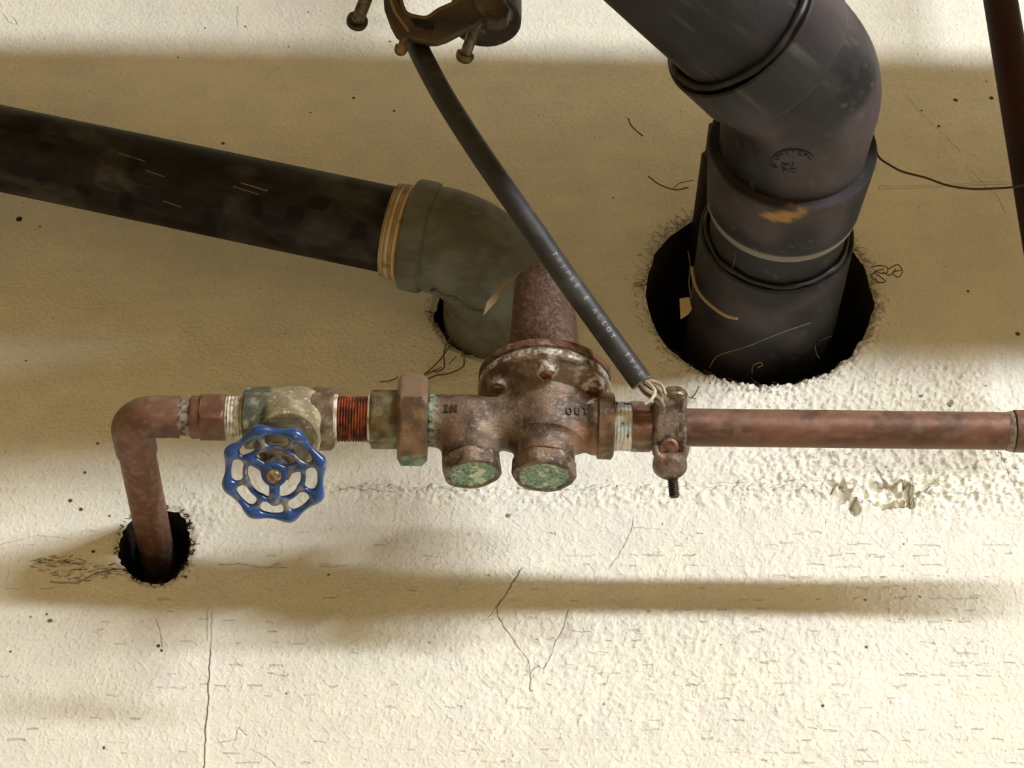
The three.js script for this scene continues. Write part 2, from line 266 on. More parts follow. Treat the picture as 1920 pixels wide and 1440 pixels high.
// raised seams between boards
const ridge = (pts, v, w) => stroke(mk, pts, `rgb(0,${v},0)`, w, 1.2);
ridge([[397, 1212], [395, 1260], [392, 1320], [388, 1380], [385, 1450]], 255, 4); ridge([[400, 1150], [397, 1215]], 110, 3.5); ridge([[392, 1140], [390, 1200]], 120, 3);
ridge([[1650, 352], [1700, 351], [1790, 347], [1850, 344], [1900, 343]], 220, 5); ridge([[0, 920], [230, 918]], 70, 4); ridge([[1330, 905], [1560, 900], [1700, 925], [1920, 928]], 90, 4);
for (let i = 0; i < 70; i++) { const x = rnd(620, 1560); ridge([[x, 916 + rnd(-5, 5)], [x + rnd(8, 40), 914 + rnd(-6, 6)]], Math.round(rnd(90, 220)), rnd(2, 5)); }
for (let i = 0; i < 260; i++) { const a = rnd(1.5, 6.1), k = 1 + Math.abs(rnd(-1, 1) * rnd()) * 0.16, R = bigHole.R(-a) * k, [x, y] = px2(V(bigHole.c.x + Math.cos(-a + Math.PI) * -R, bigHole.c.y + Math.sin(-a) * R, 0)); mk.fillStyle = `rgb(0,${Math.round(rnd(80, 200))},0)`; mk.beginPath(); mk.ellipse(x, y, rnd(1.5, 5), rnd(1.5, 5), 0, 0, 7); mk.fill(); }
// crumbled patches: which part of the wall is rough, 0..1
const patches = [[1480, 740, 190, 60, 1.0], [1560, 870, 230, 55, 1], [1700, 900, 200, 45, 1.5], [1850, 890, 110, 60, 1.2], [1750, 730, 170, 70, 0.9], [1120, 930, 400, 26, 0.8], [700, 918, 200, 16, 0.7], [385, 965, 60, 45, 0.9], [1050, 1250, 400, 160, 0.35], [1500, 1200, 500, 260, 0.35], [1780, 280, 150, 110, 0.4]].map(([x, y, w, h, s]) => { const c = W(x, y); return { c, w: w / 2760, h: h / 2260, s }; });
const roughness = (x, y) => { let t = 0.28; for (const p of patches) t += p.s * Math.exp(-(((x - p.c.x) / p.w) ** 2 + ((y - p.c.y) / p.h) ** 2)); return Math.min(t, 1.7); };
// spalled concrete beside the horizontal board line: distance pieces {x, y, size, depth}
const spalls = [[1575, 925, 13, 20, 0.005], [1596, 930, 16, 10, -0.002], [1600, 952, 8, 12, 0.007], [1660, 925, 34, 17, 0.0035], [1703, 930, 7, 26, 0.006], [1672, 948, 30, 5, 0.004], [1640, 912, 12, 8, 0.003], [1560, 915, 10, 12, 0.003], [1740, 905, 20, 5, 0.003], [1770, 690, 5, 4, 0.002], [1780, 758, 4, 5, 0.003]].map(([x, y, w, h, d]) => ({ c: W(x, y), w: w / 2760, h: h / 2300, d }));
const boardY = (x) => W(960, 914).y + 0.0012 * (n2(x * 30, 2, 41) - 0.5) + 0.003 * (x - 0) * -0.2;
function relief(x, y) {                                                 // coarse height, built as geometry
  const q = roughness(x, y); let h = 0;
  h += (s2(x * 120, y * 120, 31) - 0.5) * 0.00065 * q + (s2(x * 55, y * 55, 32) - 0.5) * 0.0010 * q + (n2(x * 14, y * 14, 33) - 0.5) * 0.0012;
  const r = s2(x * 150, y * 165, 34), k = Math.max(0, q - 0.35); h += smooth(0.55, 0.85, r) * 0.0013 * k; const m = 1 - Math.abs(2 * s2(x * 120, y * 120, 39) - 1); h += m * m * m * 0.0011 * Math.max(0, q - 0.6);
  const dy = y - boardY(x); h += 0.0007 * smooth(0.0006, -0.0006, dy) + 0.0012 * Math.exp(-((dy / 0.0016) ** 2)) * smooth(0.45, 0.7, n2(x * 60, 7, 36)) * smooth(W(560, 914).x, W(660, 914).x, x);
  for (const s of spalls) { const a = (x - s.c.x) / s.w, b = (y - s.c.y) / s.h, d = Math.hypot(a, b) + (s2(x * 130, y * 130, 37) - 0.5) * 0.9; h -= s.d * 1.2 * smooth(1.2, 0.8, d); }
  for (const o of holes) { const g = holeGap(x, y, o); if (g < 0.02) { h -= 0.0022 * smooth(0.0045, 0, g); if (o === bigHole) h += 0.0020 * smooth(0.014, 0.003, g) * smooth(0.4, 0.75, s2(x * 210, y * 210, 38)) * smooth(-0.2, 0.5, (x - o.c.x) / 0.078 - (y - o.c.y) / 0.078) * (y < o.c.y ? 1 : 0.5); } }
  return h;
}
let lastQ = 0;
const bumpTex = (() => {
  const mark = mk.getImageData(0, 0, TEX, TEX).data, d = new Uint8Array(TEX * TEX * 4);
  for (let y = 0; y < TEX; y++) for (let x = 0; x < TEX; x++) {
    const u = WX0 + x / TEX * WS, v = WY0 + y / TEX * WS, i = (y * TEX + x) * 4, j = ((TEX - 1 - y) * TEX + x) * 4, q = 0.17 + 0.62 * ((x & 7) || (y & 7) ? lastQ : (lastQ = roughness(u, v)));
    const worm = (f, s) => { const r = 1 - Math.abs(2 * s2(u * f, v * f, s) - 1); return r * r * r; };
    let h = 0.36 + (s2(u * 260, v * 260, 51) - 0.5) * 0.14 * q + (s2(u * 560, v * 560, 52) - 0.5) * 0.10 * q + (s2(u * 90, v * 420, 53) - 0.5) * 0.05;
    h += (worm(170, 55) * 0.20 * smooth(0.45, 0.75, s2(u * 30, v * 30, 57)) + smooth(0.62, 0.86, s2(u * 190, v * 170, 54)) * 0.26) * q;
    h += mark[j + 1] / 255 * 0.5 - mark[j] / 255 * 0.4;
    d[i] = d[i + 1] = d[i + 2] = clamp(h) * 255; d[i + 3] = 255;
  }
  const t = new THREE.DataTexture(d, TEX, TEX); t.magFilter = THREE.LinearFilter; t.wrapS = t.wrapT = THREE.MirroredRepeatWrapping; t.needsUpdate = true; return t;
})();

const wallTex = new THREE.CanvasTexture(colourCanvas); wallTex.colorSpace = THREE.SRGBColorSpace; wallTex.wrapS = wallTex.wrapT = THREE.MirroredRepeatWrapping;
const wallMat = new THREE.MeshStandardMaterial({ map: wallTex, roughness: 0.62, bumpMap: bumpTex, bumpScale: 0.0026 });
const liningMat = new THREE.MeshStandardMaterial({ color: new THREE.Color(0.03, 0.022, 0.016), roughness: 1, bumpMap: grain, bumpScale: 0.002 });  // one near-black brown for the whole lining of the openings
const ROOM = { x0: -2.4, x1: 3.9, y0: -1.75, y1: 0.8, z1: 4.2 };
{
  const N = 800, pos = [], uv = [], idx = [], inside = [];
  for (let j = 0; j <= N; j++) for (let i = 0; i <= N; i++) {
    let x = WX0 + i / N * WS, y = WY0 + j / N * WS, ins = 0;
    uv.push(i / N, j / N);
    for (const h of holes) { const g = holeGap(x, y, h); if (g < 0.0004) { const a = Math.atan2(y - h.c.y, x - h.c.x), r = h.R(a); ins = g < 0 ? 1 : 0; x = h.c.x + Math.cos(a) * r; y = h.c.y + Math.sin(a) * r; } }
    const edge = Math.min(i, j, N - i, N - j) / 12;
    pos.push(x, y, relief(x, y) * Math.min(1, edge)); inside.push(ins);
  }
  const S = N + 1;
  for (let j = 0; j < N; j++) for (let i = 0; i < N; i++) { const a = j * S + i, b = a + 1, c = a + S, d = c + 1; if (!(inside[a] && inside[b] && inside[d])) idx.push(a, b, d); if (!(inside[a] && inside[d] && inside[c])) idx.push(a, d, c); }
  const g = new THREE.BufferGeometry(); g.setAttribute('position', new THREE.Float32BufferAttribute(pos, 3)); g.setAttribute('uv', new THREE.Float32BufferAttribute(uv, 2)); g.setIndex(idx); g.computeVertexNormals();
  const X1 = WX0 + WS, Y1 = WY0 + WS;
  const rest = [box(ROOM.x0 - 0.2, WX0, ROOM.y0, ROOM.y1, -0.3, 0), box(X1, ROOM.x1 + 0.2, ROOM.y0, ROOM.y1, -0.3, 0), box(WX0, X1, ROOM.y0, WY0, -0.3, 0), box(WX0, X1, Y1, ROOM.y1, -0.3, 0), box(WX0, X1, WY0, Y1, -0.3, -0.2)];
  for (const b of rest) { const p = b.attributes.position, t = b.attributes.uv; for (let i = 0; i < p.count; i++) t.setXY(i, (p.getX(i) - WX0) / WS, (p.getY(i) - WY0) / WS); }
  const wall = new THREE.Mesh(merge([g, ...rest]), wallMat); wall.name = 'wall_back'; wall.castShadow = wall.receiveShadow = true;
  wall.userData = { kind: 'structure', label: 'rough cream painted concrete wall with cracks, form marks and three pipe openings' }; scene.add(wall); wall.updateMatrixWorld();
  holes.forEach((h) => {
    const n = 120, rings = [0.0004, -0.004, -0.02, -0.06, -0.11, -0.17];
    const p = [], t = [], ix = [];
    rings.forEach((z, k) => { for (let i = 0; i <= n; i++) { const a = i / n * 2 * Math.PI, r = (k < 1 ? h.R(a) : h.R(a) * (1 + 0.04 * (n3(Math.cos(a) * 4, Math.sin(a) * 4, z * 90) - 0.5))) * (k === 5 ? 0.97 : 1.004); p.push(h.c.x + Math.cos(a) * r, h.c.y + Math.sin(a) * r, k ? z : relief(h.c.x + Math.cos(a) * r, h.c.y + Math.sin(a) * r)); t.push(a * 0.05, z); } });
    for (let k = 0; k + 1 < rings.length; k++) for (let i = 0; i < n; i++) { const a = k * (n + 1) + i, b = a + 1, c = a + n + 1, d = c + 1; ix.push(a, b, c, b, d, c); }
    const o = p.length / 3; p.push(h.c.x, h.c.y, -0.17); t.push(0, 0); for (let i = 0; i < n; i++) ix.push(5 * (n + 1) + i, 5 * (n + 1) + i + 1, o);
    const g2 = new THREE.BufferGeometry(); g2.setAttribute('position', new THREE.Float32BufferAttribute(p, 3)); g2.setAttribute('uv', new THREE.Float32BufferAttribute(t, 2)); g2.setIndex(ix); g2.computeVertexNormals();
    part(wall, 'pipe_opening', g2, liningMat, 'dark brown hole through the concrete');
  });
}
// the rest of the cellar: what bounces the light back
const roomMat = new THREE.MeshStandardMaterial({ color: new THREE.Color(0.58, 0.485, 0.29), roughness: 0.9 }), floorMat = new THREE.MeshStandardMaterial({ color: new THREE.Color(0.42, 0.33, 0.22), roughness: 0.85 }), woodMat = new THREE.MeshStandardMaterial({ color: new THREE.Color(0.42, 0.27, 0.13), roughness: 0.8, bumpMap: grain, bumpScale: 0.0006 });
function structure(name, g, m) { const o = new THREE.Mesh(g, m); o.name = name; o.castShadow = o.receiveShadow = true; o.userData.kind = 'structure'; scene.add(o); return o; }
structure('floor', box(ROOM.x0 - 0.2, ROOM.x1 + 0.2, ROOM.y0 - 0.2, ROOM.y0, -0.3, ROOM.z1 + 0.2), floorMat);
structure('ceiling', box(ROOM.x0 - 0.2, ROOM.x1 + 0.2, ROOM.y1, ROOM.y1 + 0.2, -0.3, ROOM.z1 + 0.2), roomMat);
structure('wall_left', box(ROOM.x0 - 0.2, ROOM.x0, ROOM.y0, ROOM.y1, 0, ROOM.z1), roomMat);
structure('wall_right', box(ROOM.x1, ROOM.x1 + 0.2, ROOM.y0, ROOM.y1, 0, ROOM.z1), roomMat);
structure('wall_front', box(ROOM.x0 - 0.2, ROOM.x1 + 0.2, ROOM.y0, ROOM.y1, ROOM.z1, ROOM.z1 + 0.2), roomMat);
structure('beam_overhead', box(ROOM.x0, ROOM.x1, 0.240, 0.445, 0.53, 0.57), woodMat);
{
  const white = new THREE.MeshStandardMaterial({ color: 0xe8e6df, roughness: 0.4 }), glow = new THREE.MeshStandardMaterial({ color: 0xffffff, emissive: KEYC, emissiveIntensity: 3 });
  for (const [i, p] of PANELS.entries()) {
    const t = thing('fluorescent_lamp', ['leftmost', 'second', 'third', 'fourth', 'fifth', 'sixth', 'seventh', 'eighth', 'rightmost'][i] + ' of nine short white fluorescent battens hanging under the cellar ceiling', 'lamp', V(p.x, TUBE.y, TUBE.z), 'fluorescent battens under the ceiling');
    const M = new THREE.Matrix4().makeRotationY(p.turn).setPosition(p.x, TUBE.y, TUBE.z), put = (n, g, m) => { g.applyMatrix4(M); part(t, n, g, m); };
    put('housing', box(-p.w / 2, p.w / 2, -0.05, 0.05, 0.045, 0.085), white);
    for (const k of [-1, 1]) { const c = new THREE.CylinderGeometry(0.015, 0.015, p.w - 0.02, 24); c.rotateZ(Math.PI / 2); c.translate(0, k * 0.026, 0.022); put('tube', c, glow); put('end_cap', box(k * (p.w / 2 - 0.005) - 0.006, k * (p.w / 2 - 0.005) + 0.006, -0.045, 0.045, 0.003, 0.046), white); }
    put('hanger', box(-0.003, 0.003, 0.049, ROOM.y1 - TUBE.y, 0.062, 0.068), white);
  }
  const b = thing('added_fill_lamp', 'small added fill lamp out of view, turned towards the far cellar wall', 'lamp', V(WARM.x, WARM.y, WARM.z));  // invented lamp, added only for its soft warm bounce
  part(b, 'reflector', turned(V(WARM.x, WARM.y, WARM.z - 0.02), V(0, 0, 1), [[0, 0.02], [0.01, 0.03], [0.10, 0.075], [0.10, 0.073], [0.012, 0.028], [0.002, 0.018]], { seg: 40, caps: false }), white);
  const s = new THREE.SphereGeometry(0.024, 24, 16); s.translate(WARM.x, WARM.y, WARM.z + 0.03); part(b, 'bulb', s, new THREE.MeshStandardMaterial({ color: 0xfff2d8, emissive: new THREE.Color(1, 0.86, 0.56), emissiveIntensity: 6 }));
  part(b, 'socket', turned(V(WARM.x, WARM.y, WARM.z - 0.018), V(0, 0, -1), [[0, 0.02], [0.05, 0.018], [0.06, 0.006]], { seg: 20 }), white);
  part(b, 'stand', turned(V(WARM.x, ROOM.y0, WARM.z - 0.05), V(0, 1, 0), [[0, 0.09], [0.012, 0.09], [0.016, 0.012], [WARM.y - ROOM.y0 - 0.012, 0.008]], { seg: 24, step: 0.5 }), white);
}

// ---------------------------------------------------------------- palette (what the things are made of)
const C = { copper: lin('#76523f'), copperDark: lin('#523a2c'), copperPink: lin('#8c6b5e'), dust: lin('#998974'), solder: lin('#95897a'), rust: lin('#8a3f17'), rustDark: lin('#4c2010'), bronze: lin('#796552'), bronzeDark: lin('#4c3e32'), bronzeWarm: lin('#997459'), verdigris: lin('#7fa08c'), verdigrisDark: lin('#4c6b58'), white: lin('#e8e4da'), bell: lin('#5f4638'), bellDark: lin('#3e2c20'), abs: lin('#302f30'), absDark: lin('#181616'), absGrey: lin('#3a3939'), black: lin('#1d1a18'), green: lin('#5c5f4e'), greenDark: lin('#484a3a'), cream: lin('#a89c7e'), blue: lin('#174688'), blueDeep: lin('#0e2b5a'), tan: lin('#b48d54') };
const AXY = [[150, 780], [300, 781.5], [620, 785], [800, 787.5], [960, 793], [1150, 799], [1290, 801.5], [1980, 809.5]];
function axis(px) { let i = 0; while (i < AXY.length - 2 && px > AXY[i + 1][0]) i++; const [a, b] = AXY[i], [c, d] = AXY[i + 1]; return at(px, b + (d - b) * (px - a) / (c - a), 0.13); }
const along = (px) => axis(px + 5).sub(axis(px - 5)).normalize();
const S = 1 / ppm(axis(960));                                            // metres to a pixel at the water line
const run = (x0, prof, o = {}) => turned(axis(x0), along(x0 + prof[prof.length - 1][0] / S / 2), prof, { up: UP, ...o });
const onLine = (x) => (x) * S;
const copperSkin = (seed, dustSheen = 0.35) => (p, n) => {
  const a = fbm(p, 60 + seed, 3), b = fbm(p, 400, 2), top = clamp(n.y), c = fbm(p, 180, 2);
  let k = mixc(C.copper, C.copperDark, smooth(0.42, 0.7, a) * 0.8); k = mixc(k, C.copperPink, smooth(0.5, 0.8, c) * 0.5);
  k = mixc(k, C.dust, clamp(top * 0.75 * smooth(0.25, 0.6, b) + dustSheen * smooth(0.52, 0.75, b)) * 0.75); return k;
};
const threads = (len, r, pitch = 0.0017, depth = 0.0007) => { const p = [], n = Math.round(len / pitch * 8); for (let i = 0; i <= n; i++) { const t = i / n * len; p.push([t, r - depth / 2 + depth / 2 * Math.cos(t / pitch * 2 * Math.PI)]); } return p; };

// ---------------------------------------------------------------- copper inlet from the wall
{
  const c0 = axis(243), t = thing('copper_inlet_pipe', 'copper elbow pipe turning out of the small ragged wall hole into the valve line', 'pipe', c0);
  const R = 0.0125, r = 0.0112, bend = 0.0155, dx = along(280), dz = V(0, 0, -1);
  const pts = [axis(336).addScaledVector(dx, 0)], nb = 16, A = axis(243).addScaledVector(dx, bend), B = c0.clone().addScaledVector(dz, bend), ctr = A.clone().addScaledVector(dz, bend);
  for (let i = 1; i <= 8; i++) pts.push(lerpV(axis(336), A, i / 8));
  for (let i = 1; i <= nb; i++) { const a = i / nb * Math.PI / 2; pts.push(ctr.clone().addScaledVector(dz, -bend * Math.cos(a)).addScaledVector(dx, -bend * Math.sin(a))); }
  for (let i = 1; i <= 10; i++) pts.push(B.clone().addScaledVector(dz, 0.020 * i / 10));
  const g = swept(pts, R, { seg: 56 }); part(t, 'elbow', colorize(g, copperSkin(1, 0.45)), vm(0.55, 0.2, 0.0003));
  part(t, 'wall_stub', colorize(turned(B.clone().addScaledVector(dz, 0.018), dz, [[0, 0.0119], [0.0012, 0.0119], [0.002, r], [0.235, r]], { seg: 56, step: 0.003, wobble: 0.02 }), copperSkin(3, 0.7)), vm(0.6, 0.25, 0.0005));
  part(t, 'tube', colorize(run(330, [[0, r], [onLine(40), r], [onLine(48), r]], { step: 0.001, wobble: 0.03 }), (p, n) => mixc(C.solder, C.copperDark, smooth(0.4, 0.7, fbm(p, 500, 2)))), vm(0.65, 0.2, 0.0008), 'grey flux-stained tube');
  part(t, 'adapter', colorize(run(359, [[0, 0.0123], [0.0006, 0.0127], [onLine(18), 0.0127], [onLine(19), 0.0142, 0.0136], [onLine(22), 0.0152, 0.0136], [onLine(58), 0.0152, 0.0136], [onLine(64), 0.0139, 0.0136], [onLine(66), 0.0125]], { sides: 6, turn: rad(30) }), copperSkin(5, 0.1)), vm(0.42, 0.4, 0.0003), 'hexagonal copper adapter');
  const tape = run(424, threads(onLine(38), 0.0128, 0.0020, 0.0009), { step: 0.0005 });
  part(t, 'thread_tape', colorize(tape, (p, n) => mixc(mixc(C.white, lin('#b9ac8c'), smooth(0.35, 0.6, fbm(p, 300, 2))), lin('#5c4527'), smooth(0.58, 0.75, fbm(p, 420, 2)) * 0.8)), vm(0.6, 0, 0), 'white sealing tape on the threads');
}
// ---------------------------------------------------------------- gate valve with blue wheel
const VC = axis(548), STEM = V(0, 0, 0).addScaledVector(RIGHT, -0.0035).addScaledVector(UP, -0.0335).addScaledVector(TOW, 0.081).normalize();
{
  const t = thing('gate_valve', 'brass gate valve with blue scalloped handwheel between copper elbow and rusty nipple', 'valve', VC);
  const dx = along(548), F = { o: VC, x: dx, y: V(0, 0, 0), z: STEM.clone() }; F.y = F.z.clone().cross(F.x).normalize(); F.z = F.x.clone().cross(F.y).normalize();
  const body = (x, y, z) => { let d = sdCyl(x, y, z, -0.018, 0.020, 0.0165, 0.003); d = smin(d, Math.hypot(x * 0.95, y, z) - 0.0185, 0.006); d = smin(d, sdCyl(z, x, y, 0, 0.030, 0.0165, 0.002), 0.006); d = smin(d, sdCyl(z, x, y, 0.027, 0.0335, 0.0185, 0.0015), 0.003); return d; };
  const paint = (p) => { const a = fbm(p, 160, 3), s = p.clone().sub(VC).dot(dx); let k = mixc(C.cream, lin('#857a5c'), smooth(0.35, 0.65, a)); k = mixc(k, C.greenDark, smooth(-0.010, -0.017, s + (a - 0.5) * 0.012)); return mixc(k, C.white, smooth(0.66, 0.8, fbm(p, 700, 2)) * 0.6); };
  part(t, 'valve_body', colorize(fieldMesh(body, [-0.026, -0.024, -0.024], [0.026, 0.024, 0.04], 84, F), paint), vm(0.72, 0.1, 0.0006), 'cream paint-splashed valve body');
  const green = (p) => mixc(mixc(C.green, C.greenDark, smooth(0.35, 0.6, fbm(p, 200, 3))), lin('#8b8c74'), smooth(0.6, 0.75, fbm(p, 420, 2)));
  const brown = (p) => mixc(mixc(lin('#7d6a52'), lin('#5d4b3a'), smooth(0.35, 0.65, fbm(p, 200, 3))), C.cream, smooth(0.62, 0.75, fbm(p, 300, 2)) * 0.6);
  part(t, 'hex_end', colorize(run(458, [[0, 0.0160], [0.0012, 0.0184, 0.0168], [onLine(46), 0.0187, 0.0168], [onLine(56), 0.0150]], { sides: 6, turn: rad(12) }), green), vm(0.65, 0.15, 0.0006), 'greenish hexagonal end');
  part(t, 'hex_end', colorize(run(582, [[0, 0.0150], [onLine(6), 0.0188, 0.0170], [onLine(40), 0.0188, 0.0170], [onLine(45), 0.0170]], { sides: 6, turn: rad(8) }), brown), vm(0.6, 0.15, 0.0005), 'brown hexagonal end');
  const st = (a) => VC.clone().addScaledVector(STEM, a);
  part(t, 'bonnet', colorize(turned(st(0.032), STEM, [[0, 0.0150], [0.001, 0.0168, 0.0150], [0.009, 0.0168, 0.0150], [0.010, 0.0148], [0.012, 0.0125], [0.022, 0.0108], [0.026, 0.0105]], { up: RIGHT }), (p) => mixc(lin('#5f5741'), lin('#3f3a2a'), fbm(p, 200, 2))), vm(0.55, 0.3, 0.0004));
  part(t, 'packing_nut', colorize(turned(st(0.056), STEM, [[0, 0.0095], [0.0006, 0.0112, 0.0098], [0.009, 0.0112, 0.0098], [0.0105, 0.0098], [0.012, 0.007]], { up: RIGHT }), (p) => mixc(lin('#86714d'), lin('#4b3c26'), smooth(0.35, 0.65, fbm(p, 260, 2)))), vm(0.45, 0.5, 0.0003));
  part(t, 'stem', colorize(turned(st(0.05), STEM, [[0, 0.0042], [0.030, 0.0042]], { up: RIGHT, seg: 24 }), () => lin('#7d6a4a')), vm(0.4, 0.7, 0.0002));
  // handwheel: eight lobes, a ring, eight webs, three spokes and a hub
  const HW = { o: st(0.0815), z: STEM.clone() }; HW.x = RIGHT.clone().addScaledVector(STEM, -RIGHT.dot(STEM)).normalize(); HW.y = HW.z.clone().cross(HW.x);
  const L0 = rad(16.5), spokes = [rad(-92), rad(20), rad(146)], q = 0.0262, ZR = -0.0030;
  const wheel = (x, y, z) => {
    const ro = Math.hypot(x, y), ph = Math.atan2(y, x), lob = Math.pow(0.5 + 0.5 * Math.cos(8 * (ph - L0)), 1.3), Rr = 0.0258 + 0.0014 * lob, rt = 0.0017 + 0.0016 * lob;
    let d = (Math.hypot((ro - Rr) / 1.05, (z - ZR) * 0.9) - rt) * 0.95;
    d = smin(d, Math.hypot(ro - 0.0163, (z - ZR + 0.0004) * 0.7) - 0.0015, 0.002);
    const k = Math.round((ph - L0) / (Math.PI / 4)) * Math.PI / 4 + L0, cx = Math.cos(k), sy = Math.sin(k);
    d = smin(d, sdSeg(x, y, z, [cx * 0.0165, sy * 0.0165, ZR], [cx * q, sy * q, ZR], 0.0016 + 0.0010 * smooth(0.020, 0.026, ro)), 0.0024);
    for (const a of spokes) { const c = Math.cos(a), s = Math.sin(a); d = smin(d, sdSeg(x, y, z * 1.3, [c * 0.004, s * 0.004, -0.0052], [c * 0.0165, s * 0.0165, ZR * 1.3], 0.0030), 0.002); }
    d = smin(d, sdCyl(z, x, y, -0.0105, -0.0012, 0.0074, 0.0012), 0.002);
    return d;
  };
  const w = part(t, 'handwheel', colorize(fieldMesh(wheel, [-0.034, -0.034, -0.012], [0.034, 0.034, 0.006], 160, HW), (p, n) => {
    const l = p.clone().sub(HW.o), ro = Math.hypot(l.dot(HW.x), l.dot(HW.y)); let k = mixc(C.blue, C.blueDeep, smooth(0.45, 0.7, fbm(p, 120, 2)) * 0.5);
    k = mixc(k, lin('#8f8a80'), clamp(smooth(0.42, 0.66, fbm(p, 190, 3)) * (1 - smooth(0.021, 0.024, ro)) * smooth(0.010, 0.015, ro) * 0.9 + smooth(0.6, 0.75, fbm(p, 260, 3)) * 0.5)); return k; }), vm(0.3, 0, 0.00015, { clearcoat: 0.7, clearcoatRoughness: 0.16 }), 'blue enamelled scalloped handwheel');
  const nut = part(w, 'wheel_nut', colorize(turned(st(0.0801), STEM, [[0, 0.0042], [0.0022, 0.0041], [0.0032, 0.0032], [0.0034, 0.0001]], { up: RIGHT, seg: 28 }), (p) => mixc(lin('#b9a684'), lin('#6d5c42'), smooth(0.4, 0.62, fbm(p, 500, 2)))), vm(0.35, 0.7, 0.0003), 'brass wheel nut');
}
// ---------------------------------------------------------------- rusty nipple
{
  const t = thing('pipe_nipple', 'short rusty threaded pipe nipple between the gate valve and the big union nut', 'pipe nipple', axis(660));
  part(t, 'threaded_tube', colorize(run(626, threads(onLine(72), 0.0138, 0.00165, 0.0011), { step: 0.0004 }), (p) => { const a = fbm(p, 240, 3), s = p.x; return mixc(mixc(C.rust, C.rustDark, smooth(0.4, 0.62, a)), lin('#b5622c'), smooth(0.55, 0.72, fbm(p, 380, 2)) * 0.7); }), vm(0.75, 0.15, 0.0006));
  const seal = (x, w) => colorize(run(x, [[0, 0.0138], [0.0004, 0.0145], [w - 0.0005, 0.0145], [w, 0.0138]], { step: 0.0006, wobble: 0.03 }), (p) => mixc(C.white, lin('#b69c6c'), smooth(0.45, 0.65, fbm(p, 320, 2))));
  part(t, 'thread_tape', seal(625.5, onLine(8)), vm(0.6, 0, 0.0004), 'white tape edge'); part(t, 'thread_tape', seal(690, onLine(6)), vm(0.6, 0, 0.0004), 'white tape edge');
}
